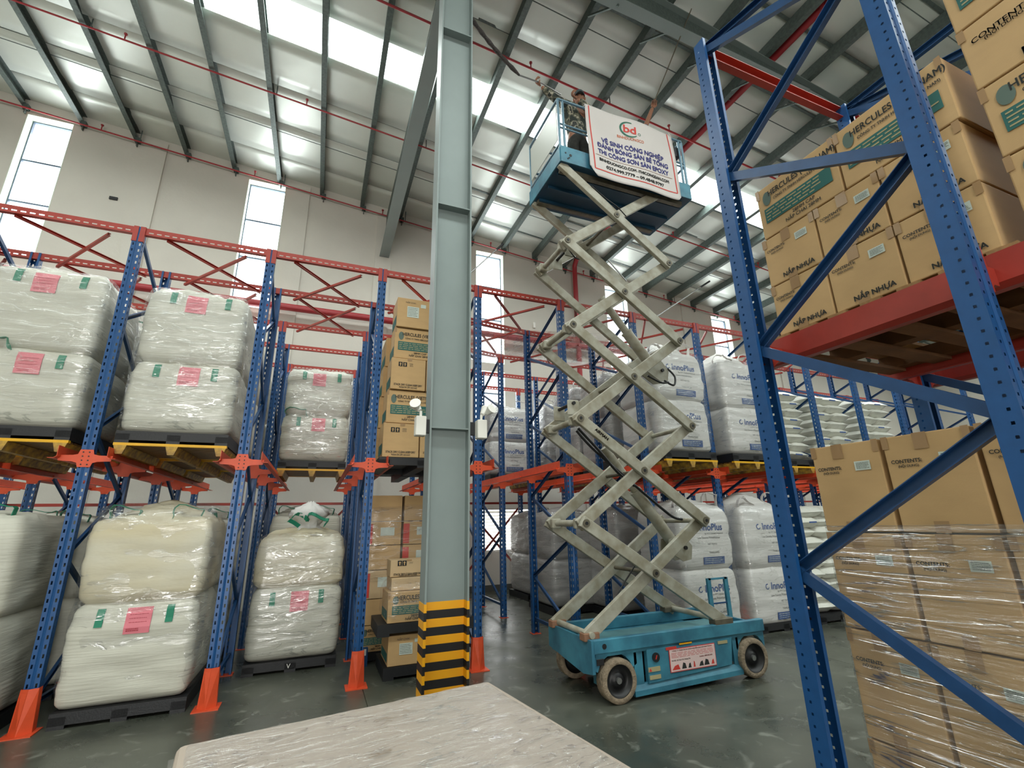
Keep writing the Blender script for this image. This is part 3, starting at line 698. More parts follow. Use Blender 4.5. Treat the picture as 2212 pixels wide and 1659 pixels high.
# ================================================================ BULK BAGS
def bag_mesh(w, d, h, seed, m, crown=0, r=.085, bulge=.013, lean=0, n=20, waist=0):
    """soft filled bag: front bottom edge centred on the origin, running back to +Y"""
    vs_, fs, idx = [], [], {}
    rr = random.Random(seed); off = Vector((rr.random()*50, rr.random()*50, rr.random()*50))
    def vert(i, j, k):
        key = (i, j, k)
        if key in idx: return idx[key]
        u, v, t = 2*i/n-1, 2*j/n-1, 2*k/n-1
        x, y, z = u*w/2, v*d/2, t*h/2
        ix, iy, iz = max(-w/2+r, min(w/2-r, x)), max(-d/2+r, min(d/2-r, y)), max(-h/2+r, min(h/2-r, z))
        dv = Vector((x-ix, y-iy, z-iz))
        if dv.length > 1e-6:
            mx = max(abs(c) for c in dv); dv = dv.normalized()*mx
        x, y, z = ix+dv.x, iy+dv.y, iz+dv.z
        b = (1-t*t)*bulge
        x *= 1+b*2*(1-.3*v*v); y *= 1+b*2*(1-.3*u*u)
        if t > 0: s = 1-(.08 if crown else .035)*t**4; x *= s; y *= s
        if waist: s = 1-waist*math.exp(-((t+1)/.16)**2); x *= s; y *= s
        if k == n:
            rad = min(1, math.sqrt(u*u+v*v)); z += crown*(1-rad)**.8*1.0 + .03*(1-u*u)*(1-v*v)
        elif t > .7 and crown: z += crown*.12*(t-.7)/.3
        nz = noise.noise(Vector((x*3, y*3, z*9))+off)*.02 + noise.noise(Vector((x*9, y*9, z*3))+off)*.008
        if crown and k == n: nz += noise.noise(Vector((x*14, y*14, 0))+off)*.04
        dirv = Vector((x, y, 0)); 
        if dirv.length > 1e-5: dirv.normalize()
        x += dirv.x*nz; y += dirv.y*nz; z += nz*.4
        x += lean*(z/h+.5)
        idx[key] = len(vs_); vs_.append((x, y+d/2, z+h/2)); return idx[key]
    for a in range(n):
        for b in range(n):
            for k in (0, n):
                q = [vert(a,b,k), vert(a+1,b,k), vert(a+1,b+1,k), vert(a,b+1,k)]; fs.append(q if k else q[::-1])
                q = [vert(a,k,b), vert(a+1,k,b), vert(a+1,k,b+1), vert(a,k,b+1)]; fs.append(q if not k else q[::-1])
                q = [vert(k,a,b), vert(k,a+1,b), vert(k,a+1,b+1), vert(k,a,b+1)]; fs.append(q[::-1] if not k else q)
    mb = MB(); mb.add(vs_, fs, True); return mb.mesh('bag', m)
BAG = {}
from mathutils.bvhtree import BVHTree
BVH, PRJ = {}, {}
def proj_me(proto, bag, x, z, off=.004, dens=0):
    """copy of a flat print laid on the front of a bag mesh"""
    key = (proto.name, bag.name, round(x, 3), round(z, 3))
    if key in PRJ: return PRJ[key]
    if bag.name not in BVH: BVH[bag.name] = BVHTree.FromPolygons([v.co.copy() for v in bag.vertices], [tuple(q.vertices) for q in bag.polygons])
    me = proto.copy(); bt = BVH[bag.name]
    for v in me.vertices:
        # proto lies in x/z with small y, or is text in x/y
        h = bt.ray_cast(Vector((x+v.co.x, -1, z+v.co.z)), Vector((0, 1, 0)))
        yy = h[0].y if h[0] is not None else .03
        v.co = Vector((x+v.co.x, yy-off+v.co.y, z+v.co.z))
    PRJ[key] = me; return me
def flat(me, name):
    if name in PRJ: return PRJ[name]
    m2 = me.copy(); m2.name = name
    for v in m2.vertices: v.co = Vector((v.co.x, 0, v.co.y))
    PRJ[name] = m2; return m2
def grid_me(w, h, m, name, nx=4, nz=4, th=.006):
    mb = MB(); 
    for sd, yy in ((0, -th), (1, 0)):
        vs_ = [(-w/2+w*i/nx, yy, -h/2+h*j/nz) for i in range(nx+1) for j in range(nz+1)]
        fs = [(i*(nz+1)+j, (i+1)*(nz+1)+j, (i+1)*(nz+1)+j+1, i*(nz+1)+j+1) for i in range(nx) for j in range(nz)]
        mb.add(vs_, fs if not sd else [f[::-1] for f in fs])
    return mb.mesh(name, m)
def bagm(*a, **k):
    key = (a[:4], a[4].name, tuple(sorted(k.items())))
    if key not in BAG: BAG[key] = bag_mesh(*a, **k)
    return BAG[key]
patch_me = grid_me(.06, .15, M_strap, 'strap_end', 2, 4)
plab_me = grid_me(.2, .22, M_pink, 'pink_label')
plabb_me = MB()
microtext(plabb_me, -.08, -.09, .02, -.06, 2, 3); microtext(plabb_me, -.07, -.03, .08, .07, 3, 9, .12); plabb_me = plabb_me.mesh('label_print', mat('label_red_ink', (168, 40, 60), .6))
def loop_me(h, wd, seed, m):
    pts = []
    for i in range(13):
        t = i/12; a = math.pi*t
        pts.append((-wd/2*math.cos(a)+.04*math.sin(3*a+seed), .03*math.sin(2*a+seed), h*math.sin(a)**.8 + .02*math.sin(5*a+seed)))
    return MB().ribbon(pts, .055, (0, 1, 0), .006).mesh('lifting_loop', m)
LOOP = [loop_me(.16, .3, 1, M_strap), loop_me(.11, .36, 2.5, M_strap), loop_me(.14, .26, 4, M_wstrap), loop_me(.2, .3, 2, M_wstrap)]
def film_box(x, y, z, w, d, h, label, m=None, par=None, n=12, group=None):
    me = bag_mesh(w+.03, d+.03, h, int(x*100+z*10) % 97, m or M_filmbag, r=.1, bulge=.013, n=n)
    o = link('stretch_wrap', me, par, (x, y-.015, z)); tag(o, label, 'plastic wrap', group); return o
def green_stack(x, y, z0, where, h1=.8, h2=.9, crown=.1, w=1.0, d=1.05, seed=1, loops=(0, 1), labels=(1, 1), wrap=True, m1=None, m2=None, patches=(1, 1)):
    """two cream bags with green loops, one on the other"""
    for j, (zz, h) in enumerate(((z0, h1), (z0+h1-.02, h2))):
        top = j == 1
        cr = crown if top else 0
        t = thing('bulk_bag', 'cream bulk bag, %s of the pair %s' % ('upper' if top else 'lower', where), 'bag', (x, y, zz), 0, 'cream bulk bags with green loops')
        bm_ = bagm(w, d, h, seed+j, (m2 if top else m1) or M_bag, crown=cr, waist=.03 if top else 0)
        link('bag', bm_, t)
        if labels[j]:
            lx, lz = (-.02, h-.19) if top else (.03, h-.17)
            l = link('pink_label', proj_me(plab_me, bm_, lx, lz), t); link('label_print', proj_me(plabb_me, bm_, lx, lz, .012), l)
        if patches[j]:
            for sx_ in (-.27, .27): 
                link('strap_end', proj_me(patch_me, bm_, sx_+.02*j, h-.13), t)
        if loops[j]:
            for (lx, ly, li) in ((-.3, .14, 0), (.24, .12, 0), (.26, .85, 1), (-.26, .88, 1)) if top else ((-.3, .0, 1),):
                l = link('lifting_loop', LOOP[li], t, (lx, ly, h-(.05 if top else .03))); l.rotation_euler.z = R.uniform(-.4, .4)
    if wrap: film_box(x, y-.02, z0+.02, w+.03, d+.03, h1+h2-.03, 'clear film around the bag pair '+where)

def xl(k): return lineX(k)+PITCHX/2     # lane between line k and k+1
UP = 2.37
def upper_base(x, y, where, blk=True):
    make_yellow((x, y-.03, UP), 'yellow steel pallet under '+where)
    if blk: make_black((x, y-.02, UP+.115), 'upper black pallet under '+where, True, sc=(1.0, 1, 1))
    return UP+.24
# lane names used in the labels
zt = upper_base(xl(-1), 5.85, 'the wrapped cream bags at the left edge'); green_stack(xl(-1), 5.86, zt, 'on the rack shelf at the left edge', .8, .92, .05, seed=3, loops=(1, 0))
zt = upper_base(xl(-1), 7.15, 'the second row of bags at the left edge'); green_stack(xl(-1)+.02, 7.16, zt, 'behind the left-edge shelf pair', .8, .86, .1, seed=5, wrap=False, labels=(0, 0), patches=(0, 0))
zt = upper_base(xl(0), 5.88, 'the wrapped bags between the first two full posts'); green_stack(xl(0), 5.89, zt, 'on the shelf between the two leftmost posts', .8, .9, .03, seed=7, loops=(0, 0))
zt = upper_base(xl(0), 7.2, 'the bags behind the second shelf stack'); green_stack(xl(0)+.02, 7.2, zt, 'behind the second shelf stack', .8, .9, .12, seed=9, wrap=False, labels=(0, 0), patches=(0, 0), loops=(0, 1))
zt = upper_base(xl(0), 8.5, 'the third-row bags of the second lane'); green_stack(xl(0), 8.5, zt, 'third in depth on the second lane shelf', .8, .9, .1, seed=4, wrap=False, labels=(0, 0), patches=(0, 0), loops=(0, 0))
zt = upper_base(xl(1), 8.08, 'the set-back bags left of the column'); green_stack(xl(1), 8.09, zt, 'set back on the shelf left of the column', .76, .8, .02, seed=11, loops=(1, 0))
FLZ = .125
make_black((xl(-1)-.05, 5.5, 0), 'black floor pallet under the bags at the left edge', True); green_stack(xl(-1)-.05, 5.5, FLZ, 'on the floor at the left edge', .82, .85, .03, seed=13, wrap=False, loops=(1, 1), labels=(0, 0), patches=(1, 1))
make_black((xl(-1), 6.75, 0), 'black floor pallet behind the left-edge one', True); green_stack(xl(-1)+.05, 6.75, FLZ, 'on the floor behind the left-edge pair', .82, .8, .1, seed=14, wrap=False, loops=(0, 1), labels=(0, 0), patches=(0, 1))
make_black((xl(0), 5.78, 0), 'black floor pallet under the big bags between the leftmost orange foot guards', True)
green_stack(xl(0)-.02, 5.8, FLZ, 'on the floor between the leftmost orange guards', .86, .78, .17, seed=21, wrap=False, loops=(0, 1), labels=(1, 0), patches=(1, 0), m2=M_bagy)
film_box(xl(0), 5.82, FLZ+.03, 1.06, 1.08, 1.72, 'loose clear film over the big floor bags between the leftmost foot guards')
make_black((xl(0), 7.1, 0), 'black floor pallet second in depth behind the big floor bags', True); green_stack(xl(0)+.04, 7.1, FLZ, 'on the floor behind the big dusty pair', .84, .8, .1, seed=23, wrap=False, loops=(0, 1), labels=(0, 0), patches=(0, 0))
make_black((xl(1), 6.68, 0), 'black floor pallet marked V, set back left of the column', True)
put_text('V', .07, M_white, [o for o in C.objects if 'marked V' in o.get('label', '')][0], (-.02, -.004, .062))
green_stack(xl(1), 6.7, FLZ, 'on the floor set back left of the column', .8, .62, .1, seed=27, wrap=True, loops=(0, 0), labels=(1, 0), patches=(1, 0), m2=M_bagy)
make_black((xl(1), 8.1, 0), 'black floor pallet deep in the lane left of the column', True); green_stack(xl(1), 8.1, FLZ, 'deep on the floor left of the column', .84, .86, .15, seed=29, wrap=False, loops=(0, 1), labels=(0, 0), patches=(0, 0))
# opened neck of the bag on the floor left of the column
nk = MB(); rings = []; nn = 28
for i in range(11):
    t = i/10; rr_ = [.36, .25, .17, .15, .17, .21, .235, .22, .17, .10, .03][i]; z = FLZ+.8+.62-.03+t*.43
    rings.append([(xl(1)+.02+rr_*(1+.13*math.sin(9*a+i)+.08*math.sin(5*a+2*i))*math.cos(a)+.03*t, 7.14+rr_*(1+.13*math.sin(9*a+i))*math.sin(a), z+.012*math.sin(7*a+i*2)) for a in [2*math.pi*k/nn for k in range(nn)]])
vv = [v for g in rings for v in g]; nk.add(vv, [(i*nn+k, i*nn+(k+1) % nn, (i+1)*nn+(k+1) % nn, (i+1)*nn+k) for i in range(10) for k in range(nn)], True)
par_ = [o for o in C.objects if o.get('label', '').startswith('cream bulk bag, upper of the pair on the floor set back')][0]
nk.build('bag_neck', M_bagw, par_)
for i in range(3):
    a = i*2.1; l = link('lifting_loop', LOOP[0], par_, (.02+.1*math.cos(a), .4+.12*math.sin(a)-.18, .62+.12)); l.rotation_euler = (.7, .2, a)

# white bags with printed fronts on the right half
def inno_print(par, h, bm_):
    def tx(st, size, m, x, z, **k):
        me = text_mesh(st, size, m, **k); link('print', proj_me(flat(me, 'flat_'+st), bm_, x, z, .003), par)
    tx('InnoPlus', .135, M_bluep, .08, h*.66, bold=.004)
    link('print', proj_me(RINGP, bm_, -.23, h*.66, .003), par)
    tx('by PTT Global Chemical', .035, M_ink, .14, h*.565); tx('Low Density Polyethylene', .04, M_ink, .03, h*.50)
    tx('NET 750 KG', .034, M_ink, .08, h*.40); tx('THAILAND', .04, M_ink, .1, h*.27)
    o = link('blue_panel', proj_me(PANEL, bm_, .08, h*.15), par); link('print', proj_me(PANELT, bm_, .08, h*.15, .013), o)
_r = MB(); _n = 16
_r.add([(q*math.cos(2*math.pi*i/_n), 0, q*math.sin(2*math.pi*i/_n)) for q in (.026, .042) for i in range(3, _n)], [(i, i+1, i+14, i+13) for i in range(12)])
RINGP = _r.mesh('ring_print', M_bluep)
PANEL = grid_me(.4, .1, M_bluep, 'blue_panel', 6, 2)
_m = MB(); microtext(_m, -.18, -.04, .18, .04, 3, 5, .22); PANELT = _m.mesh('print', M_label)
def white_stack(x, y, z0, where, h1=.8, h2=.8, crown=.24, w=.98, d=1.0, seed=1, prints=(1, 1), m=None, loops=True, wrap=True):
    mm = m or M_bagw; kind_ = 'grey wrapped' if mm is M_baggrey else 'white printed'
    for j, (zz, h) in enumerate(((z0, h1), (z0+h1-.03, h2))):
        t = thing('bulk_bag', '%s bulk bag, %s of the pair %s' % (kind_, ('lower', 'upper')[j], where), 'bag', (x, y, zz), 0, 'white and wrapped bulk bags')
        bm_ = bagm(w, d, h, seed % 5+40+j, mm, crown=crown if j else 0, waist=.04 if j else 0)
        link('bag', bm_, t)
        if prints[j]: inno_print(t, h, bm_)
        if j and loops:
            for (lx, ly, li) in ((-.3, .12, 2), (.3, .14, 3), (.28, .82, 2)):
                l = link('lifting_loop', LOOP[li], t, (lx, ly, h)); l.rotation_euler.z = R.uniform(-.6, .6)
    if wrap: film_box(x, y-.015, z0+.02, w+.03, d+.03, h1+h2-.02, 'clear film around the %s pair %s' % (kind_.split()[0], where))
zt = upper_base(xl(5), 5.6, 'the white printed bags right of the scissor arms'); white_stack(xl(5)-.02, 5.6, zt, 'on the shelf beside the scissor arms', .84, .82, .3, seed=1)
zt = upper_base(xl(6), 5.6, 'the white bags half hidden by the near frame'); white_stack(xl(6)+.03, 5.6, zt, 'on the shelf behind the near post', .8, .84, .3, seed=2)
make_black((xl(5)+.02, 5.62, 0), 'black floor pallet behind the right end of the lift', True); white_stack(xl(5)+.12, 5.62, FLZ, 'on the floor behind the lift ladder', .8, .9, .12, seed=3)
make_black((xl(6)+.02, 5.55, 0), 'black floor pallet beside the near blue post', True); white_stack(xl(6)-.02, 5.55, FLZ-.03, 'on the floor beside the near blue post', .8, .93, .2, seed=4, w=1.08)
zt = upper_base(xl(4), 9.62, 'the far printed bags seen beside the column'); white_stack(xl(4), 9.62, zt, 'far back between column and lift', .76, .78, .1, seed=5)
zt = upper_base(xl(5), 8.15, 'the wrapped grey bags behind the scissor arms'); white_stack(xl(5), 8.15, zt, 'on the shelf behind the scissor arms', .9, .85, .1, seed=6, m=M_baggrey, prints=(0, 0))
zt = upper_base(xl(5), 6.9, 'the grey bags right behind the printed ones'); white_stack(xl(5)-.05, 6.9, zt, 'close behind the printed shelf bags', .85, .82, .15, seed=7, m=M_baggrey, prints=(0, 0))
zt = upper_base(xl(5), 9.5, 'the furthest wrapped bags behind the lift'); white_stack(xl(5), 9.5, zt, 'furthest back on the shelf behind the lift', .85, .82, .1, seed=8, m=M_baggrey, prints=(0, 0))
zt = upper_base(xl(6), 7.0, 'the second-row bags behind the near post'); white_stack(xl(6), 7.0, zt, 'deeper on the shelf by the near post', .82, .8, .15, seed=9, m=M_baggrey, prints=(0, 0))
for (x, y, w_, s_) in ((4.78, 9.75, 'on the floor near the louvred window', 1), (4.55, 8.1, 'on the floor behind the lower scissor arms', 2), (5.35, 7.2, 'on the floor behind the lift deck', 3), (5.9, 8.45, 'on the floor deep behind the lift deck', 4)):
    make_black((x, y, 0), 'black floor pallet under the wrapped grey bags '+w_.replace('on the floor ', ''), True)
    white_stack(x, y, FLZ, w_, .82, .85, .1, seed=10+s_, m=M_baggrey, prints=(0, 0), loops=False)

# ================================================================ SMALL SACKS
def sack_mesh(w, d, h, seed):
    vs_, fs = [], []; n, mm = 14, 10; o = Vector((seed*3.1, seed*1.7, 0))
    for side in (0, 1):
        for i in range(n+1):
            for j in range(mm+1):
                u, v = 2*i/n-1, 2*j/mm-1
                e = max(0, (1-abs(u)**3.2)*(1-abs(v)**3.2))**.3
                z = (h/2)*e*(1 if side else -1)
                z += noise.noise(Vector((u*2.2, v*2.2, side))+o)*.016*(1 if e > .05 else .2)
                vs_.append((u*w/2*(1-.04*v*v), (v+1)*d/2, z+h/2))
    k = (n+1)*(mm+1)
    for side in (0, 1):
        for i in range(n):
            for j in range(mm):
                a = side*k+i*(mm+1)+j; q = (a, a+1, a+mm+2, a+mm+1); fs.append(q if not side else q[::-1])
    mb = MB(); mb.add(vs_, fs, True); return mb.mesh('sack', M_sack)
SACKS = [[sack_mesh(w, 1.0, .2, s+i*9) for s in range(4)] for i, w in enumerate((.54, .66, .42))]
SPANEL = MB().box(-.09, 0, -.012, .09, .004, .012).mesh('blue_panel', M_bluep)
def sack_stack(x, y, z0, rows, where):
    for r in range(rows):
        lay = [(-.26, 0), (.27, 0)] if r % 2 == 0 else ([(-.18, 1), (.34, 2)] if r % 4 == 1 else [(.19, 1), (-.33, 2)])
        for q, (dx, wi) in enumerate(lay):
            side = 'left' if dx < 0 else 'right'
            o = link('sack', SACKS[wi][R.randrange(4)], None, (x+dx+R.uniform(-.02, .02), y+R.uniform(-.03, .03), z0+r*.162), (R.uniform(-.02, .02), R.uniform(-.03, .03), R.uniform(-.03, .03)))
            tag(o, 'white sack, %s half of the %s layer up, %s' % (side, ORD[r+1], where), 'sack', 'small white sacks stacked on pallets')
            if R.random() < .4: link('blue_panel', SPANEL, o, (R.uniform(-.1, .1), -.004, .1))
for k, nm in ((7, 'nearest shelf stack of sacks'), (8, 'middle shelf stack of sacks'), (9, 'farthest shelf stack of sacks')):
    zt = upper_base(xl(k), 5.95, 'the ' + nm)
    sack_stack(xl(k), 5.97, zt, 8, nm)
make_black((xl(7), 5.6, 0), 'black floor pallet under the small white sacks right of the near post', True)
sack_stack(xl(7)-.05, 5.62, FLZ, 10, 'floor stack by the near post')
make_black((xl(8), 5.6, 0), 'black floor pallet under the sacks glimpsed beyond the near floor stack', True)
sack_stack(xl(8)-.05, 5.62, FLZ, 9, 'second floor stack past the near post')

# ================================================================ CARTONS
def carton(x, y, z, w, d, h, label, face='-Y', style='contents', seed=0, m=None, group='brown cartons', rz=0, side_print=False, ship=True, sidedir=-1):
    """carton whose printed face looks along face; (x, y, z) is the low corner with least x and y; w along x, d along y"""
    t = thing('carton', label, 'box', (x+w/2, y+d/2, z), rz, group)
    g = .002
    b_ = MB().box(-w/2+g, -d/2+g, g, w/2-g, d/2-g, h-g).build('box_body', m or M_carton, None); b_.parent = t; bevel(b_, .006, 2)
    rr = random.Random(seed)
    if face == '-X': fwid, org, rot = d, (-w/2-.001, 0, 0), (0, 0, math.radians(-90))
    else: fwid, org, rot = w, (0, -d/2-.001, 0), (0, 0, 0)
    def put(mb, nm, mm, dx=0, dz=0, dy=0):
        o = link(nm, mb if not isinstance(mb, MB) else mb.mesh(nm, mm), t); o.rotation_euler = rot
        v = Vector((dx, -dy, dz)); v.rotate(Matrix.Rotation(rot[2], 3, 'Z')); o.location = Vector(org)+v; return o
    def txt(s, size, mm, dx, dz, **k):
        o = link('print', text_mesh(s, size, mm, **k), t); v = Vector((dx, -.0022, dz)); v.rotate(Matrix.Rotation(rot[2], 3, 'Z')); o.location = Vector(org)+v
        o.rotation_euler = (math.radians(90), 0, rot[2]); return o
    s_ = fwid/.345
    if style == 'contents':
        tx = -.02*s_+rr.uniform(-.01, .01)
        put(quad(tx-.028, h-.075, tx+.028, h, -.001), 'tape', M_tape)
        put(quad(tx-.028, 0, tx+.028, .05, -.001), 'tape', M_tape)
        for sg in (-1, 1):
            put(quad(sg*(fwid/2-.028) if sg < 0 else fwid/2-.028, h-.06, sg*fwid/2 if sg > 0 else -fwid/2+.0, h, -.001) if sg > 0 else quad(-fwid/2, h-.06, -fwid/2+.028, h, -.001), 'tape', M_tape)
        txt('CONTENTS:', .023*s_, M_ink, -.085*s_, h*.72, bold=.0006)
        txt('(NỘI DUNG)', .015*s_, M_ink, -.08*s_, h*.72-.022, bold=.0004)
        if seed % 2 == 0 or h < .4: txt('NẮP NHỰA', .039*s_, M_ink, .03*s_, h*.11, bold=.0014)
        if ship:
            l = put(quad(.045*s_, h*.72-.02, .045*s_+.075, h*.72+.025, -.0015), 'shipping_label', M_label)
            mb = microtext(MB(), .045*s_+.008, h*.72-.014, .045*s_+.07, h*.72+.02, 5, seed, .3); put(mb, 'print', M_ink, dy=.003)
    elif style == 'logo':
        o = MB(); n = 20
        o.add([(-.36*fwid+.055*fwid*math.cos(a), 0, h*.74+.13*h*math.sin(a)*(1 if math.sin(a) > 0 else 1.05)) for a in [2*math.pi*i/n for i in range(n)]], [tuple(range(n))])
        put(o, 'print', M_oval, dy=.0015)
        txt('HERCULES (VIETNAM)', .054*fwid/.51, M_ink, .09*fwid, h*.8, bold=.001, sx=.82)
        txt('CÔNG TY TNHH HERCULES (VIỆT NAM)', .024*fwid/.51*1.05, M_ink, .09*fwid, h*.665, bold=.0005, sx=.82)
        p_ = put(quad(-.42*fwid, h*.27, .42*fwid, h*.55, -.0015), 'green_panel', M_green)
        mb = microtext(MB(), -.4*fwid, h*.29, .4*fwid, h*.53, 4, seed, .34); put(mb, 'print', M_pale, dy=.003)
        txt('28MM CAP', .03*fwid/.51, M_ink, .06*fwid, h*.2, bold=.0006); txt('NẮP CHAI 28MM', .03*fwid/.51, M_ink, .04*fwid, h*.11, bold=.0006)
        for sg in (-1, 1): put(quad(-fwid/2, h-.07, -fwid/2+.025, h, -.001) if sg < 0 else quad(fwid/2-.025, h-.07, fwid/2, h, -.001), 'tape', M_tape)
    elif style == 'arrows':
        for q in range(2):
            mb = MB(); cx_ = -.24*fwid+q*.13*fwid; cz = h*.8
            mb.add([(cx_-.025,0,cz-.03),(cx_+.025,0,cz-.03),(cx_+.025,0,cz+.03),(cx_-.025,0,cz+.03)], [(0,1,2,3)])
            put(mb, 'print', M_inkd, dy=.0012)
            mb = MB(); mb.add([(cx_-.006,0,cz-.022),(cx_+.006,0,cz-.022),(cx_+.006,0,cz+.004),(cx_+.016,0,cz+.004),(cx_,0,cz+.022),(cx_-.016,0,cz+.004),(cx_-.006,0,cz+.004)], [(0,1,2,3,4,5,6)]); put(mb, 'print', M_carton, dy=.002)
        mb = microtext(MB(), .02*fwid, h*.74, .14*fwid, h*.86, 3, seed, .3); put(mb, 'print', M_ink, dy=.0012)
        txt('STACK DRY CLEAN KEEP DRY', .036*fwid/.45, M_ink, 0, h*.15, bold=.0008, sx=.75); txt('TRÁNH ẨM ƯỚT GIỮ KHÔ', .026*fwid/.45, M_ink, 0, h*.07, bold=.0005, sx=.75)
        put(quad(-.02, h*.92, .04, h, -.001), 'tape', M_tape)
    elif style == 'label':
        put(quad(-.2*fwid, h*.35, .15*fwid, h*.72, -.0015), 'paper_label', M_label)
        mb = microtext(MB(), -.18*fwid, h*.38, .13*fwid, h*.7, 6, seed, .25); put(mb, 'print', M_ink, dy=.003)
        put(quad(.2*fwid, h*.72, .36*fwid, h*.84, -.0015), 'shipping_label', M_label)
        txt('NẮP CHAI', .03, M_ink, -.1*fwid, h*.85)
    elif style == 'red':
        put(quad(-.5*fwid, h*.05, -.32*fwid, h*.9, -.001), 'print', M_redp); put(quad(-.1*fwid, h*.4, .3*fwid, h*.75, -.001), 'print', M_label)
    if side_print:
        o = link('green_panel', quad(-d*.42, h*.1, d*.42, h*.4).mesh('green_panel', M_green), t, (sidedir*(w/2+.0015), 0, 0), (0, 0, math.radians(-90)))
    return t
M_film = M_film
# pale wooden pallet and cartons on the near rack's rail
def wood_pallet(x, y, z, w, d, label, m=M_wood):
    t = thing('wooden_pallet', label, 'pallet', (x, y, z), 0, 'wooden pallets under cartons')
    for i in range(7):
        yy = i*(d-.1)/6
        MB().box(0, yy, .105, w, yy+.1, .125).mesh
        link('deck_board', MB().box(0, yy, .105, w, yy+.1, .125).mesh('deck_board', m), t)
    for i in range(3): link('stringer', MB().box(i*(w-.09)/2, 0, .02, i*(w-.09)/2+.09, d, .105).mesh('stringer', M_wooddk), t)
    for i in range(5):
        yy = i*(d-.1)/4; link('bottom_board', MB().box(0, yy, 0, w, yy+.1, .02).mesh('bottom_board', M_wooddk), t)
    return t
XF = 2.52
wood_pallet(XF-.015, .74, 2.563, 1.09, 1.12, 'wooden pallet on the red rail of the near rack under the upper cartons')
wood_pallet(XF-.015, -.42, 2.6, 1.09, 1.1, 'wooden pallet on the near rail under the cartons at the right edge')
names_c = ['far', 'middle', 'near']
for j in range(2):
    for i in range(3):
        y = 1.83-(i+1)*.348; z = 2.69+j*.328
        carton(XF, y, z, .52, .342, .326, 'carton marked NẮP NHỰA on the near rail, %s one of the %s layer' % (names_c[i], ORD[j+1]), '-X', 'contents', seed=i+j*3+20, ship=True)
        if i == 2 or j == 1: carton(XF+.525, y, z, .52, .342, .326, 'carton hidden behind the %s NẮP NHỰA carton of the %s layer' % (names_c[i], ORD[j+1]), '-X', 'plain', seed=i)
for i, nm in ((0, 'far'), (1, 'near')):
    carton(XF-.0, 1.81-(i+1)*.518, 3.347, .345, .512, .36, 'long carton with oval emblem and green panel, %s one on top of the near-rail stack' % nm, '-X', 'logo', seed=40+i)
    carton(XF+.35, 1.81-(i+1)*.518, 3.347, .345, .512, .36, 'plain carton behind the %s long emblem carton' % nm, '-X', 'plain', seed=42+i)
zz = 2.73
for j, (h, st) in enumerate(((.33, 'logo'), (.355, 'logo'), (.33, 'contents'), (.36, 'logo'))):
    carton(XF, .71-.55, zz, .5, .545, h-.004, 'carton at the upper right edge, %s layer from its pallet' % ORD[j+1], '-X', st, seed=50+2*j, ship=False)
    zz += h
# wrapped cartons on the floor under the rail
wood_pallet(XF-.02, -.36, 0, 1.08, 1.1, 'dark wooden floor pallet under the near half of the wrapped cartons', M_wooddk)
wood_pallet(XF-.02, .74, 0, 1.08, 1.05, 'dark wooden floor pallet under the far half of the wrapped cartons', M_wooddk)
zz = .13
cn = ['farthest', 'second', 'third', 'fourth', 'nearest']
for j, h in enumerate((.5, .475, .455, .445)):
    for i in range(5):
        y = 1.782-(i+1)*.362+.012
        carton(XF, y, zz, .5, .345, h-.004, 'tall carton marked CONTENTS, %s from the aisle, %s layer of the floor stack' % (cn[i], ORD[j+1]), '-X', 'contents', seed=61+2*(j*5+i), ship=True)
        if j == 3: carton(XF+.52, y, zz, .5, .345, h-.006, 'plain carton behind the %s top carton of the floor stack' % cn[i], '-X', 'plain', seed=i)
    zz += h
def film_sheet(x, y0, y1, z0, z1, label, m, seed=3):
    """film stretched round the stack: front and both returns, one skin"""
    pts = []; mb = MB(); ny, nz = 36, 40; path = [(x+1.04, y1+.012)]+[(x+.02, y1+.012)]+[(x-.012, y1-.02)]+[(x-.012, y1-.02-(y1-y0-.04)*i/ny) for i in range(1, ny)]+[(x-.012, y0+.02), (x+.02, y0-.012), (x+1.04, y0-.012)]
    vs_ = []
    for k in range(nz+1):
        z = z0+(z1-z0)*k/nz
        for i, (px_, py_) in enumerate(path):
            dn = .006*noise.noise(Vector((py_*2.5+seed, z*26, px_)))+.006*noise.noise(Vector((py_*7, z*60, 2)))
            vs_.append((px_-abs(dn) if 2 <= i < len(path)-2 else px_, py_, z+.03*noise.noise(Vector((py_*1.5, z*2, 7)))))
    n = len(path); mb.add(vs_, [(k*n+i, k*n+i+1, (k+1)*n+i+1, (k+1)*n+i) for k in range(nz) for i in range(n-1)], True)
    o = mb.build('stretch_wrap', m); tag(o, label, 'plastic wrap'); return o
film_sheet(XF, -.03, 1.782, .1, 1.6, 'glossy creased stretch film round the lower three layers of floor cartons', M_film)

# cartons on the shelf left of the column
zb = UP+.0
make_black((1.18, 5.9, 2.3), 'black plastic pallet under the shelf cartons left of the column', True, sc=(1.06, 1.0, 1.0))
make_black((1.18, 7.1, 2.3), 'black plastic pallet deeper in the lane left of the column', True, sc=(1.06, 1.0, 1.0))
sty = ['arrows', 'logo', 'arrows', 'logo', 'label']
dxs = [0, .03, .06, .09, .1]
for j in range(5):
    for i in range(2):
        wd = .455 if sty[j] != 'logo' else (.62 if i == 0 else .3)
        xx = .68+dxs[j]*.9+(0 if i == 0 else (.465 if sty[j] != 'logo' else .63))
        carton(xx, 5.93+.03*(j % 2), 2.43+j*.44, wd, .42, .432, 'shelf carton left of the column, %s layer, %s one' % (ORD[j+1], ('left', 'right')[i]), '-Y', sty[j], seed=100+j*3+i, side_print=(i == 0))
    if j < 4:
        for q in range(2):
            carton(.64+dxs[j]*.7, 6.37+q*.44, 2.43+j*.44, .9, .42, .432, 'shelf carton in depth row %s, %s layer, left of the column' % (ORD[q+2], ORD[j+1]), '-Y', 'plain', seed=130+j, side_print=True)
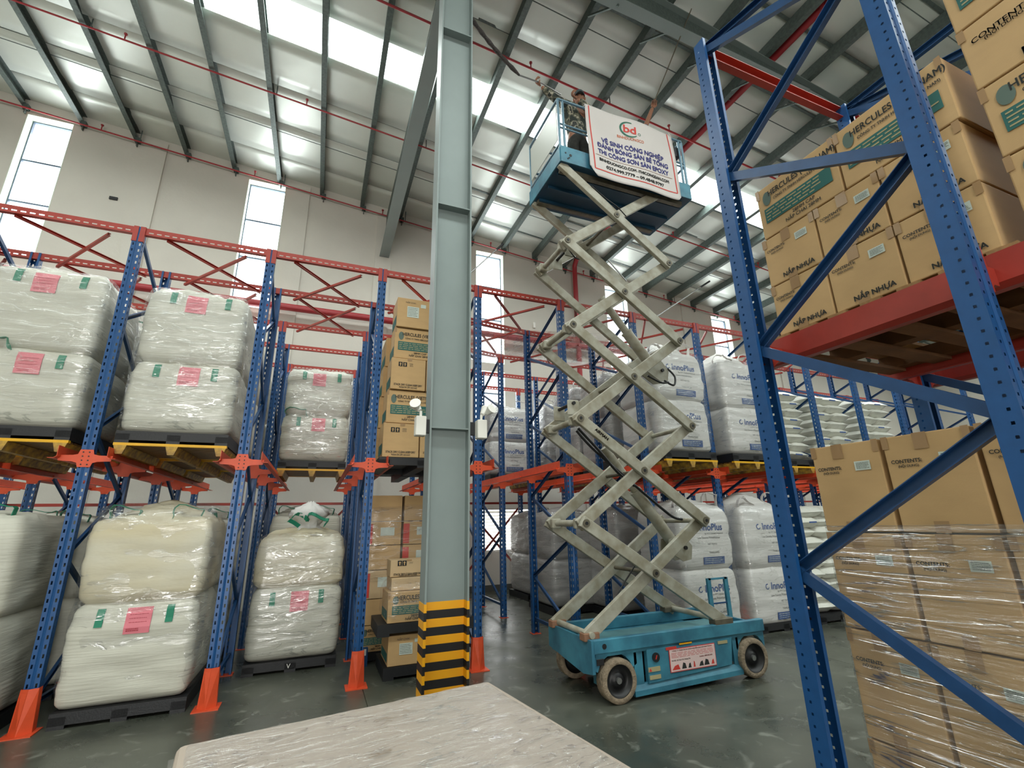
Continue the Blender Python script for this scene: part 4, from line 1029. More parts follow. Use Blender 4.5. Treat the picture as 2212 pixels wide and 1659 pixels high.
# cartons on the floor left of the column
make_black((1.3, 5.84, 0), 'black floor pallet with small cartons left of the column', True, sc=(.96, .62, 1))
carton(.86, 5.86, .126, .42, .55, .31, 'carton between the two black pallets left of the column', '-Y', 'label', seed=150, side_print=True)
carton(1.29, 5.86, .126, .42, .55, .31, 'carton right of it between the two black pallets', '-Y', 'plain', seed=151)
make_black((1.28, 5.8, .44), 'black pallet lying on the lowest cartons left of the column', True, sc=(1.1, .6, 1))
carton(.83, 5.82, .566, .62, .5, .32, 'film-wrapped carton with oval emblem on the raised black pallet', '-Y', 'logo', seed=152, side_print=True)
carton(.87, 5.9, .888, .55, .4, .14, 'open flat carton on the emblem carton', '-Y', 'plain', seed=153, m=M_carton2)
carton(.86, 5.98, 1.03, .42, .3, .19, 'small carton with two arrow marks on the floor stack', '-Y', 'arrows', seed=154, m=M_carton2)
film_box(1.15, 5.8, .56, .66, .54, .45, 'torn clear film around the emblem carton', n=10)
make_black((1.1, 6.62, 0), 'black floor pallet at the back of the carton lane', True)
cols = [(.62, 6.6, .45, .5), (1.1, 6.62, .45, .5)]
for j, h in enumerate((.3, .3, .34, .3, .3, .34)):
    for i, (cx_, cy_, cw, cd) in enumerate(cols):
        carton(cx_, cy_, .126+sum((.3, .3, .34, .3, .3, .34)[:j]), cw, cd, h-.004, 'back carton of the floor lane left of the column, %s layer, %s stack' % (ORD[j+1], ('left', 'right')[i]), '-Y',
               ('logo', 'plain', 'red', 'plain', 'red', 'plain')[j] if i == 0 else ('plain', 'plain', 'plain', 'red', 'red', 'plain')[j], seed=160+j*2+i, m=M_carton2 if j == 2 and i == 0 else M_carton)
film_box(1.08, 6.58, .9, 1.02, .55, .98, 'hazy clear film round the back cartons left of the column', n=10)
cs = MB().box(.56, 6.5, 0, .72, 6.56, .2).build('floor_sign', M_bluedk); tag(cs, 'small blue floor block with white sign reading CE1 behind the rack foot', 'sign')
link('sign_plate', quad(.585, .12, .7, .19, 6.497).mesh('sign_plate', M_white), cs); put_text('CE1', .045, M_inkd, cs, (.642, 6.494, .155), bold=.001)

# foreground wrapped carton
T0 = (.18, 1.62, 1.05); rz = math.radians(8.3)
fgp = thing('wooden_pallet', 'wooden pallet under the wrapped foreground carton', 'pallet', (.268, 1.43, 0), rz)
for i in range(6): MB().box(-.52, -.5+i*.19, .1, .52, -.4+i*.19, .12).build('deck_board', M_wooddk, fgp, (0,0,0))
for i in range(3): MB().box(-.52+i*.475, -.5, 0, -.43+i*.475, .55, .1).build('stringer', M_wooddk, fgp, (0,0,0))
FGZ = 1.03
fg = thing('wrapped_carton', 'large pale carton top wrapped in crinkled film in the foreground', 'box', (.268, 1.43, 0), rz)
mb = MB(); mb.box(-.52, -.55, .12, .52, .53, FGZ); o = mb.build('carton_body', mat('pale_board', (170, 156, 142), .7, noise_amt=.05, noise_scale=3), fg, (0,0,0)); bevel(o, .02, 3)
gm = MB(); n = 44; vs_ = []
for i in range(n+1):
    for j in range(n+1):
        u, v = -1.02+2.04*i/n, -1.02+2.04*j/n; x, y = u*.525, -.01+v*.545
        e = max(abs(u), abs(v)); z = FGZ+.006-.05*max(0, e-.955)/.045 + .004*noise.noise(Vector((x*9, y*9, 1))) + .0025*noise.noise(Vector((x*30, y*30, 4)))
        vs_.append((x, y, z))
gm.add(vs_, [(i*(n+1)+j, (i+1)*(n+1)+j, (i+1)*(n+1)+j+1, i*(n+1)+j+1) for i in range(n) for j in range(n)], True)
w_ = gm.build('film', M_filmtop, fg, (0,0,0))
sdm = MB(); ring = [(-.535, -.565), (.535, -.565), (.535, .546), (-.535, .546)]
for i in range(4):
    a, b = Vector(ring[i]), Vector(ring[(i+1) % 4]); m_ = 20; vs_ = []
    for k in range(m_+1):
        for q in range(9):
            p = a.lerp(b, k/m_); z = .1+(FGZ-.14)*q/8; dn = .006*noise.noise(Vector((p.x*4, p.y*4, z*14)))
            vs_.append((p.x*(1+dn), p.y*(1+dn), z))
    sdm.add(vs_, [(k*9+q, (k+1)*9+q, (k+1)*9+q+1, k*9+q+1) for k in range(m_) for q in range(8)], True)
sdm.build('film', M_filmtop, fg, (0,0,0))

# ================================================================ SCISSOR LIFT
lift = thing('scissor_lift', 'teal and beige electric scissor lift raised high, two workers on its platform', 'lift', (3.6, 4.68, 0))
YF, YR_ = 4.22, 5.12
LX0, LX1 = 2.5, 4.68
# chassis
ch = MB()
ch.box(LX0+.03, YF+.02, .4, LX1-.02, YR_-.02, .43)
o = ch.build('deck_pan', M_teal, lift)
bevel(MB().box(LX0, YF, .43, LX1, YF+.06, .55).build('side_rail', M_teal, lift), .008, 2)
bevel(MB().box(LX0, YR_-.06, .43, LX1, YR_, .55).build('side_rail', M_teal, lift), .008, 2)
e = MB(); e.add([(LX0-.02,YF,.55),(LX0-.02,YR_,.55),(LX0-.02,YR_,.33),(LX0-.02,YF+.18,.24),(LX0-.02,YF,.27),(LX0+.01,YF,.55),(LX0+.01,YR_,.55),(LX0+.01,YR_,.33),(LX0+.01,YF+.18,.24),(LX0+.01,YF,.27)],
      [(0,1,2,3,4),(9,8,7,6,5),(0,5,6,1),(1,6,7,2),(2,7,8,3),(3,8,9,4),(4,9,5,0)]); e.build('end_plate', M_teal, lift)
MB().box(LX1-.03, YF+.06, .43, LX1, YR_-.06, .5).build('end_plate', M_teal, lift)
MB().box(2.7, YF+.25, .43, 4.5, YR_-.25, .46).build('tray', mat('dusty_teal', (92, 140, 146), .5, noise_amt=.25, noise_scale=6), lift)
# front lower boxes: wheel housings, battery cupboard
def housing(x0, x1, y0, y1):
    n = 10; cx = (x0+x1)/2; r = .205; zc = .19; pts = [(x0, .43), (x0, zc)] if False else []
    out = [(x0,.43)]+[(x0,.3)]+[(cx+r*math.cos(math.pi-math.pi*i/n), zc+.02+r*math.sin(math.pi*i/n)) for i in range(1, n)]+[(x1,.3),(x1,.43)]
    m_ = len(out); return MB().add([(x, y0, z) for x, z in out]+[(x, y1, z) for x, z in out], [tuple(range(m_)), tuple(range(m_, 2*m_))[::-1]]+[(i, i+m_, (i+1) % m_+m_, (i+1) % m_) for i in range(m_)])
for (a, b) in ((2.5, 2.99), (4.27, 4.68)):
    housing(a, b, YF+.03, YF+.1).build('wheel_arch', M_teal, lift); housing(a, b, YR_-.1, YR_-.03).build('wheel_arch', M_teal, lift)
MB().box(2.96, YF+.03, .1, 3.06, YF+.2, .43).build('bracket_plate', M_teal, lift); MB().box(4.22, YF+.03, .14, 4.3, YF+.2, .43).build('bracket_plate', M_teal, lift)
d_ = MB().add([(3.1,YF+.01,.12),(4.16,YF+.01,.16),(4.2,YF+.01,.41),(3.1,YF+.01,.41),(3.1,YF+.06,.12),(4.16,YF+.06,.16),(4.2,YF+.06,.41),(3.1,YF+.06,.41)], [(0,3,2,1)[::-1],(4,5,6,7)[::-1],(0,4,5,1)[::-1],(1,5,6,2)[::-1],(2,6,7,3)[::-1],(3,7,4,0)[::-1]]).build('battery_door', M_teal, lift)
bevel(MB().box(3.02, YF+.25, .12, 4.25, YR_-.25, .4).build('battery_tray', M_black, lift))
MB().box(3.08, YR_-.07, .13, 4.2, YR_-.02, .41).build('battery_door', M_teal, lift)
MB().prof((2.93, YF+.035, .075), (4.3, YF+.035, .1), [(-.02,-.045),(.03,-.045),(.03,.0),(.0,.05),(-.02,.05)]).build('pothole_guard', M_teal, lift)
MB().prof((2.93, YR_-.035, .075), (4.3, YR_-.035, .1), [(-.02,-.045),(.03,-.045),(.03,.05),(-.02,.05)]).build('pothole_guard', M_teal, lift)
for x in (3.0, 4.2): MB().bar((x, YF+.05, .12), (x+.05, YF+.06, .2), .02, .02).build('guard_link', M_steel, lift)
ho = MB()
ho.cyl((2.62, YF-.003, .49), (2.62, YF+.01, .49), .024, 14).build('round_hole', M_black, lift)
bevel(MB().box(2.54, YF+.02, .33, 2.62, YF+.027, .385).build('slot_hole', M_black, lift))
o = MB().cyl((0,0,0), (0,.012,0), .042, 18).build('key_recess', M_black, lift, (0,0,0)); o.location = (3.2-3.6, YF-.002-4.68, .335)
MB().bar((3.19, YF-.006, .32), (3.205, YF-.006, .355), .01, .006).build('key_switch', M_redp, lift)
for (x0, z0, x1, z1, m) in ((3.1, .215, 3.24, .255, M_pale), (3.11, .15, 3.24, .185, M_pale), (3.5, .412, 3.66, .425, M_stripey), (4.0, .365, 4.13, .393, M_pale), (3.33, .38, 3.46, .405, M_redp)):
    MB().box(x0, YF+.004, z0, x1, YF+.0095, z1).build('warning_label', m, lift)
MB().add([(3.105,YF+.003,.22),(3.14,YF+.003,.22),(3.122,YF+.003,.25)], [(0,1,2)]).build('print', M_redp, lift)
stk = MB().box(3.36, YF+.003, .18, 3.95, YF+.009, .385).build('sticker_sheet', mat('sticker_red_edge', (200, 70, 66), .5), lift)
MB().box(3.367, YF+.0015, .187, 3.943, YF+.003, .378).build('sticker_paper', mat('sticker_pink_paper', (232, 204, 200), .5), lift)
def ltxt(s_, size, m, x, z, **k):
    o = link('print', text_mesh(s_, size, m, **k), lift, (x-3.6, YF+.0005-4.68, z), FACE['-Y']); return o
ltxt('CÔNG TY TNHH TM DV XNTH NGUYỄN LINH HẢI NAM TRANG', .0175, M_redp, 3.655, .365, bold=.0004)
o = microtext(MB(), -.27, -.02, .27, .03, 4, 12, .25).mesh('print', M_redp); link('print', o, lift, (3.655-3.6, YF+.0005-4.68, .322))
ltxt('Hà Nội: 165 Nam Dư, Hoàng Mai', .017, M_inkd, 3.5, .281, bold=.0003); ltxt('Hotline: 0904.852.822', .019, M_redp, 3.82, .284, bold=.0004)
for i, (x, w_) in enumerate(((3.43, .05), (3.53, .03), (3.6, .02), (3.66, .012), (3.75, .03), (3.82, .035), (3.9, .02))):
    MB().add([(x-w_,YF+.001,.2),(x+w_,YF+.001,.2),(x+w_*.6,YF+.001,.245),(x-w_*.3,YF+.001,.255 if i % 2 else .235)], [(0,1,2,3)]).build('print', M_inkd if i % 3 else M_redp, lift)
# wheels
def wheel(x, y0, y1, r=.19):
    w = MB(); ys, ye = y0, y1
    w.lathe([(r*.74, ys+.004), (r*.8, ys), (r*.97, ys), (r, ys+.012), (r, ye-.012), (r*.97, ye), (r*.8, ye), (r*.74, ye-.004)], (x, 0, r), 'Y', 36)
    t = w.build('wheel', M_rubber, lift)
    h = MB(); h.lathe([(0, ys+.035), (r*.3, ys+.03), (r*.34, ys+.05), (r*.68, ys+.055), (r*.7, ys+.01), (r*.76, ys+.004), (r*.76, ye-.004), (r*.7, ye-.01), (0, ye-.03)], (x, 0, r), 'Y', 28); h.build('hub', M_hub, t)
    n = MB(); n.cyl((x, ys+.012, r), (x, ys+.04, r), .028, 8); n.build('axle_nut', M_steel, t)
    return t
wheel(2.755, YF-.02, YF+.1); wheel(4.46, YF-.02, YF+.1); wheel(2.755, YR_-.1, YR_+.02); wheel(4.46, YR_-.1, YR_+.02)
MB().cyl((2.755, YF+.05, .19), (2.755, YR_-.05, .19), .04, 10).build('axle', M_black, lift); MB().cyl((4.46, YF+.05, .19), (4.46, YR_-.05, .19), .035, 10).build('axle', M_black, lift)
MB().box(2.6, YF+.14, .14, 2.68, YF+.2, .42).build('steering_plate', M_teal, lift)
# ladder on the right end
ld = MB(); 
for x in (4.62, 4.9): MB().box(x-.02, 4.9, .43, x+.035, 4.93, .9).build('ladder_rail', M_teal, lift)
MB().box(4.62, 4.9, .88, 4.92, 4.93, .9).build('rung', M_teal, lift); MB().box(4.65, 4.905, .6, 4.89, 4.925, .615).build('rung', M_bluedk, lift)
# scissor arms
ZP = [.58, 1.605, 2.685, 3.77, 4.865, 5.955]
XL = [2.53, 2.52, 2.53, 2.51, 2.505, 2.51]; XR = [4.13, 4.075, 4.055, 4.035, 4.02, 3.98]
YS_ = {'fo': 4.27, 'fi': 4.335, 'ri': 5.005, 'ro': 5.07}
def arm(p, q, y, h=.118, w=.052):
    p, q = Vector((p[0], y, p[1])), Vector((q[0], y, q[1])); d = (q-p).normalized()*.045
    o = MB().bar(p-d, q+d, w, h, (0,0,1)).build('scissor_arm', M_arm, lift); bevel(o, .006, 2); return o
pinm = {}
def pin(x, y, z, sgn):
    a = MB(); a.cyl((x, y-.012 if sgn < 0 else y, z), (x, y if sgn < 0 else y+.012, z), .04, 16); o = a.build('pivot_pin', M_armdk, lift)
    b = MB(); yy = y-.016 if sgn < 0 else y+.012; b.cyl((x, yy, z), (x, yy+.004, z), .017, 10); b.build('pin_bolt', M_black, o)
for k in range(5):
    Lb, Rb, Lt, Rt = (XL[k], ZP[k]), (XR[k], ZP[k]), (XL[k+1], ZP[k+1]), (XR[k+1], ZP[k+1])
    arm(Lt, Rb, YS_['fo']); arm(Lb, Rt, YS_['fi'], .125); arm(Lt, Rb, YS_['ro']); arm(Lb, Rt, YS_['ri'], .125)
    cxm = (Lb[0]+Rb[0]+Lt[0]+Rt[0])/4; czm = (ZP[k]+ZP[k+1])/2
    pin(cxm, YS_['fo']-.025, czm, -1); pin(cxm, YS_['ro']+.025, czm, 1)
    MB().cyl((cxm, 4.24, czm), (cxm, 5.1, czm), .022, 10).build('cross_shaft', M_armdk, lift)
    if k:
        for (x, z) in (Lb, Rb):
            pin(x, YS_['fo']-.025, z, -1); pin(x, YS_['ro']+.025, z, 1)
        MB().cyl((XL[k]+.01, 4.3, ZP[k]), (XL[k]+.01, 5.05, ZP[k]), .034, 14).build('cross_tube', M_arm, lift)
        MB().cyl((XR[k], 4.3, ZP[k]), (XR[k], 5.05, ZP[k]), .028, 12).build('cross_tube', M_arm, lift)
        for y in (4.4, 4.92): bevel(MB().box(XL[k]-.05, y-.03, ZP[k]-.055, XL[k]+.06, y+.03, ZP[k]+.05).build('knuckle_block', M_arm, lift), .01)
for (x, nm) in ((XL[0], 'cross_tube'), (XR[0], 'cross_tube')): MB().cyl((x, 4.27, ZP[0]), (x, 5.07, ZP[0]), .03, 12).build(nm, M_arm, lift)
for y in (YS_['fo'], YS_['ro']): bevel(MB().box(4.0, y-.05, .54, 4.25, y+.05, .6).build('slide_block', M_armdk, lift))
for y in (YS_['fi'], YS_['ri']): bevel(MB().box(2.45, y-.05, .53, 2.62, y+.05, .6).build('hinge_block', mat('dusty_hinge', (150, 110, 84), .7, noise_amt=.3), lift))
# hydraulic cylinders with lugs
def cyl(a, b, y, split=.5):
    a, b = Vector((a[0], y, a[1])), Vector((b[0], y, b[1])); mdl = a.lerp(b, split)
    c = MB(); c.cyl(a, mdl, .068, 18); c.cyl(mdl-(b-a).normalized()*.03, mdl, .074, 18); o = c.build('cylinder_barrel', M_arm, lift)
    MB().cyl(mdl, b, .048, 14).build('cylinder_rod', M_arm, lift)
    return o
cyl((3.93, 1.36), (3.08, 2.45), 4.67, .55); cyl((3.9, 3.56), (3.2, 4.42), 4.67, .5)
for (x, z, q) in ((4.02, 1.3, 0), (3.98, 3.48, 1)):
    for y in (4.6, 4.74):
        out = [(-.2,.1),(.02,.14),(.13,.02),(.1,-.13),(-.02,-.15),(-.22,-.03)]; n = len(out)
        o = MB().add([(x+a, y-.006, z+b) for a, b in out]+[(x+a, y+.006, z+b) for a, b in out], [tuple(range(n)), tuple(range(n, 2*n))[::-1]]+[(i, i+n, (i+1) % n+n, (i+1) % n) for i in range(n)]).build('cylinder_lug', M_arm, lift)
    MB().cyl((x+.02, 4.57, z), (x+.02, 4.77, z), .022, 10).build('lug_pin', M_hub, lift)
for (x, z) in ((2.62, 2.87), (2.7, 4.92)):
    for y in (4.5, 4.84): bevel(MB().box(x-.1, y-.01, z-.1, x+.05, y+.01, z+.08).build('cylinder_lug', M_arm, lift), .01)
    MB().cyl((x-.03, 4.46, z+.04), (x-.03, 4.88, z+.04), .02, 10).build('lug_pin', M_hub, lift)
def hose(pts, r=.011): 
    P_ = [Vector(p) for p in pts]; out = []
    for i in range(len(P_)-1):
        a, b, c, d = P_[max(i-1, 0)], P_[i], P_[i+1], P_[min(i+2, len(P_)-1)]
        for t in [k/6 for k in range(6)]:
            out.append(.5*((2*b)+(-a+c)*t+(2*a-5*b+4*c-d)*t*t+(-a+3*b-3*c+d)*t*t*t))
    out.append(P_[-1]); MB().tube(out, r, 6).build('hose', M_black2, lift)
hose([(2.62,4.5,2.6),(2.8,4.5,2.42),(3.1,4.52,2.2),(3.35,4.55,2.03),(3.6,4.58,1.86),(3.9,4.6,1.66),(4.05,4.6,1.62)], .016)
hose([(2.62,4.46,2.62),(2.85,4.46,2.4),(3.12,4.5,2.15),(3.35,4.52,2.0)], .016)
hose([(3.98,4.55,3.33),(4.1,4.52,3.27),(4.16,4.55,3.4),(4.1,4.6,3.52)], .013); hose([(3.7,4.52,3.36),(3.88,4.5,3.28),(4.02,4.52,3.3)], .013)
hose([(2.6,4.4,4.86),(2.72,4.42,4.76),(2.9,4.42,4.78),(3.0,4.5,4.72)], .009)
hose([(2.78,4.37,.72),(2.95,4.37,.95),(3.1,4.38,1.1),(3.2,4.37,1.22),(3.24,4.37,1.3)], .008)
hose([(2.9,4.24,5.75),(3.1,4.24,5.62),(3.25,4.22,5.52),(3.4,4.24,5.42)], .008)
MB().bar((3.1, 4.3, 4.75), (3.35, 4.3, 4.5), .012, .012).build('prop_rod', M_steel, lift)
ltx = link('print', text_mesh('AIRMAN', .05, M_redp, bold=.003), lift, (2.78-3.6, 4.244-4.68, 2.52), (math.radians(90), math.radians(35), 0))
# platform
PX0_, PX1_, PZ = 2.46, 4.55, 6.0
bevel(MB().box(PX0_, YF-.0, PZ-.02, PX1_, YR_+.03, PZ+.03).build('platform_floor', M_navyd, lift))
for y in (4.4, 4.67, 4.95): MB().box(PX0_+.05, y, PZ-.06, PX1_-.05, y+.03, PZ-.02).build('floor_rib', M_navyd, lift)
for y in (YS_['fi'], YS_['ri']): MB().box(PX0_+.04, y-.03, PZ-.08, PX1_-.1, y+.03, PZ-.02).build('slide_channel', M_armdk, lift)
for (a) in ((PX0_, YF-.012, PZ-.02, PX1_, YF, PZ+.22), (PX0_, YR_+.03, PZ-.02, PX1_, YR_+.042, PZ+.2), (PX0_-.012, YF, PZ-.02, PX0_, YR_+.03, PZ+.2), (PX1_, YF, PZ-.02, PX1_+.012, YR_+.03, PZ+.2)):
    MB().box(*a).build('toe_board', M_teal, lift)
for i, (x, z) in enumerate(((2.6, 6.1), (2.53, 6.12), (2.58, 6.06), (2.56, 6.04))): MB().cyl((x, YF-.016, z), (x, YF-.012, z), .012 if i else .02, 8).build('drain_hole', M_black, lift)
def rail(pts, r=.017): MB().tube(pts, r, 8).build('guard_rail', mat('grey_blue_tube', (110, 140, 156), .35, .3), lift)
zt_ = PZ+1.0; yF, yR = YF+.02, YR_+.01; xa, xb = PX0_+.015, PX1_-.015
for (x, y) in ((xa, yF), (xa+.07, yF), (xb, yF), (xb-.06, yF), (xa, yR), (xb, yR), (3.5, yR), (3.5, yF)):
    rail([(x, y, PZ), (x, y, zt_-.02)])
rail([(xa, yF, zt_), (xb, yF, zt_)]); rail([(xa, yR, zt_), (xb, yR, zt_)]); rail([(xa, yF, zt_), (xa, yR, zt_)]); rail([(xb, yF, zt_), (xb, yR, zt_)])
for zz in (zt_-.46, zt_-.4): rail([(xa, yF, zz), (xb, yF, zz)], .012)
rail([(xa, yR, zt_-.45), (xb, yR, zt_-.45)]); rail([(xa, yF, zt_-.72), (xa, yR, zt_-.72)], .014); rail([(xb, yF, zt_-.45), (xb, yR, zt_-.45)])
MB().box(xa-.004, yF+.05, zt_-.62, xa+.004, yR-.02, zt_-.06).build('gate_panel', mat('pale_panel', (196, 200, 190), .4), lift)
bevel(MB().box(4.4, YF+.04, zt_-.28, 4.5, YF+.14, zt_-.1).build('control_box', M_black, lift), .01)

# banner tied to the platform rail
def bwave(x, z): return 4.178-.012*math.sin(x*7+.5)-.010*math.sin(x*3+z*5)-.012*max(0, (6.25-z))
BN0, BN1 = 2.85, 4.31
ban = thing('banner', 'white vinyl banner with red border and Vietnamese lettering hung on the lift platform', 'banner', (3.6, 4.18, 6.4))
nx, nz = 40, 28
def bz(u, v):   # u 0..1 left-right, v 0..1 bottom-top
    x = BN0+(BN1-BN0)*u + .03*(1-v)*u; zb_ = 5.86+.02*u; 
    z = zb_+(7.0+.0*u-zb_)*v
    if u < .07: z = max(z, zb_+.13*(1-u/.07))
    if u > .97: z = max(z, zb_+.06*(u-.97)/.03)
    return x, z
vs_ = []
for i in range(nx+1):
    for j in range(nz+1):
        x, z = bz(i/nx, j/nz); vs_.append((x, bwave(x, z), z))
mb = MB(); mb.add(vs_, [(i*(nz+1)+j, (i+1)*(nz+1)+j, (i+1)*(nz+1)+j+1, i*(nz+1)+j+1) for i in range(nx) for j in range(nz)], True)
o = mb.build('vinyl_sheet', M_banner, ban); sd = o.modifiers.new('solid', 'SOLIDIFY'); sd.thickness = .002; sd.offset = -1
def on_banner(me, nm, m, off=.004):
    me = me.copy(); me.materials.clear(); me.materials.append(m)
    for v in me.vertices: v.co = Vector((v.co.x-3.6, bwave(v.co.x, v.co.z)-off-4.18, v.co.z-6.4))
    return link(nm, me, ban)
def btext(s_, size, m, xc, zc, width, bold=0):
    me = text_mesh(s_, size, m, bold=bold).copy(); xs = [v.co.x for v in me.vertices]; sc_ = width/(max(xs)-min(xs)); c_ = (max(xs)+min(xs))/2
    for v in me.vertices: v.co = Vector((xc+(v.co.x-c_)*sc_, 0, zc+v.co.y))
    on_banner(me, 'lettering', m)
def bstrip(x0, z0, x1, z1, w, m, nm='border', n=24):
    mb = MB(); d = Vector((x1-x0, 0, z1-z0)).normalized(); pz_ = Vector((-d.z, 0, d.x))*w/2; vs_ = []
    for i in range(n+1):
        p = Vector((x0, 0, z0)).lerp(Vector((x1, 0, z1)), i/n); vs_ += [p-pz_, p+pz_]
    mb.add(vs_, [(2*i, 2*i+2, 2*i+3, 2*i+1) for i in range(n)]); on_banner(mb.mesh(nm, m), nm, m, .003)
bstrip(2.905, 6.985, 2.925, 5.97, .018, M_redp); bstrip(2.925, 5.97, 4.285, 5.99, .016, M_redp); bstrip(4.285, 5.99, 4.23, 6.99, .018, M_redp)
bstrip(2.95, 6.205, 4.22, 6.215, .006, mat('brown_line', (150, 110, 96), .7), 'rule_line')
btext('VỆ SINH CÔNG NGHIỆP', .1, M_navy, 3.585, 6.49, 1.02, .004); btext('ĐÁNH BÓNG SÀN BÊ TÔNG', .1, M_navy, 3.58, 6.385, 1.17, .004); btext('THI CÔNG SƠN SÀN EPOXY', .1, M_navy, 3.58, 6.275, 1.17, .004)
btext('BINHDUONGCO.COM -THICONGSAN.COM', .066, M_inkd, 3.58, 6.14, 1.15, .003); btext('0274.999.7779 – 09.4848.9797', .07, M_inkd, 3.58, 6.045, .95, .003)
btext('BINHDUONGCO', .062, M_orangep, 3.555, 6.655, .42, .001); btext('bd', .17, M_redp, 3.55, 6.805, .2, .004)
mb = MB(); n = 30; vs_ = []
for i in range(n+1):
    a = math.radians(75+290*i/n*.83); w_ = .006+.009*math.sin(math.pi*i/n)
    for q in (-1, 1): vs_.append((3.55+(.145+q*w_)*math.cos(a), 0, 6.81+(.115+q*w_)*math.sin(a)))
mb.add(vs_, [(2*i, 2*i+2, 2*i+3, 2*i+1) for i in range(n)]); on_banner(mb.mesh('emblem', M_greenp), 'emblem', M_greenp)
mb = MB(); vs_ = [(3.7+q*math.cos(2*math.pi*i/12), 0, 6.765+q*math.sin(2*math.pi*i/12)) for i in range(12) for q in (.016, .022)]
mb.add(vs_, [(2*i, (2*i+2) % 24, (2*i+3) % 24, 2*i+1) for i in range(12)]); on_banner(mb.mesh('emblem', M_greenp), 'emblem', M_greenp)
for x in (2.87, 3.3, 3.8, 4.28): MB().tube([(x, 4.18, 6.98), (x, 4.2, 7.03), (x, 4.25, 7.02), (x, 4.24, 6.98)], .004, 6).build('tie', M_white, ban)

# ================================================================ WORKERS
def skinned(name, m, pts, edges, radii, root=0, sub=1):
    me = bpy.data.meshes.new(name); me.from_pydata([tuple(p) for p in pts], edges, [])
    o = bpy.data.objects.new(name, me); C.objects.link(o)
    sk = o.modifiers.new('skin', 'SKIN'); sk.use_smooth_shade = True
    for i, v in enumerate(me.skin_vertices[0].data):
        r_ = radii[i]; v.radius = r_ if isinstance(r_, tuple) else (r_, r_); v.use_root = i == root
    ss = o.modifiers.new('sub', 'SUBSURF'); ss.levels = sub; ss.render_levels = sub
    me2 = bpy.data.meshes.new_from_object(o.evaluated_get(bpy.context.evaluated_depsgraph_get()))
    bpy.data.objects.remove(o); me2.materials.clear(); me2.materials.append(m)
    for q in me2.polygons: q.use_smooth = True
    me2.name = name; return me2
def join_me(name, meshes, m):
    bm = bmesh.new()
    for x in meshes: bm.from_mesh(x)
    me = bpy.data.meshes.new(name); bm.to_mesh(me); bm.free(); me.materials.clear(); me.materials.append(m)
    for q in me.polygons: q.use_smooth = True
    return me
def head_me(c, fwd, m, r=.098):
    """egg head with nose, chin, ears; looks along fwd"""
    c = Vector(c); f = Vector(fwd).normalized(); s_ = f.cross(Vector((0,0,1))).normalized(); u = s_.cross(f)
    vs_, fs = [], []; n1, n2 = 20, 16
    for i in range(n2+1):
        th = math.pi*i/n2
        for j in range(n1):
            ph = 2*math.pi*j/n1; x, y, z = math.sin(th)*math.cos(ph), math.sin(th)*math.sin(ph), math.cos(th)
            w = .78*(1-.22*max(0, -z)**1.5); X = x*w; Yf = y*(.95-.1*max(0, -z)); Z = z*1.18
            if y > .6:
                Yf += .22*math.exp(-((x/.14)**2+((z+.12)/.2)**2)); Yf -= .08*math.exp(-(((abs(x)-.32)/.14)**2+((z-.08)/.12)**2)); Yf += .05*math.exp(-((x/.25)**2+((z+.55)/.1)**2)); Yf += .06*math.exp(-((x/.3)**2+((z+.85)/.18)**2))
            vs_.append(c+(s_*X+f*Yf+u*Z)*r)
    for i in range(n2):
        for j in range(n1): fs.append((i*n1+j, (i+1)*n1+j, (i+1)*n1+(j+1) % n1, i*n1+(j+1) % n1))
    mb = MB(); mb.add(vs_, fs, True)
    for sg in (-1, 1):
        e_ = c+s_*sg*.8*r-f*.05*r; mb.lathe([(0, -.012), (.022, -.006), (.028, .006), (.012, .01), (0, .008)], e_, 'X', 10)
    return mb.mesh('head', m), s_, f, u
def hand_pts(w, d, curl, size=1.0, side=1):
    """palm and five fingers from wrist w along d, curling towards curl"""
    w = Vector(w); d = Vector(d).normalized(); cu = Vector(curl).normalized(); cu = (cu-d*cu.dot(d)).normalized(); s_ = d.cross(cu)*side; out = []
    pl = .085*size
    for k, (off, L) in enumerate(((-.033, .062), (-.011, .073), (.011, .07), (.033, .055))):
        b = w+d*pl+s_*off*size; L *= size
        out.append(([w+d*.02*size+s_*off*.5*size, b, b+(d*.7+cu*.7)*L*.45, b+(d*.35+cu*1.25)*L*.75, b+(-d*.25+cu*1.25)*L*.8], [.014*size, .0115*size, .009*size, .0085*size, .007*size]))
    b = w+d*.03*size-s_*.03*size
    out.append(([w+d*.015*size, b, b+(d*.5-s_*.5+cu*.4)*.04*size, b+(d*.7+cu*.9)*.055*size], [.016*size, .013*size, .0105*size, .008*size]))
    return out
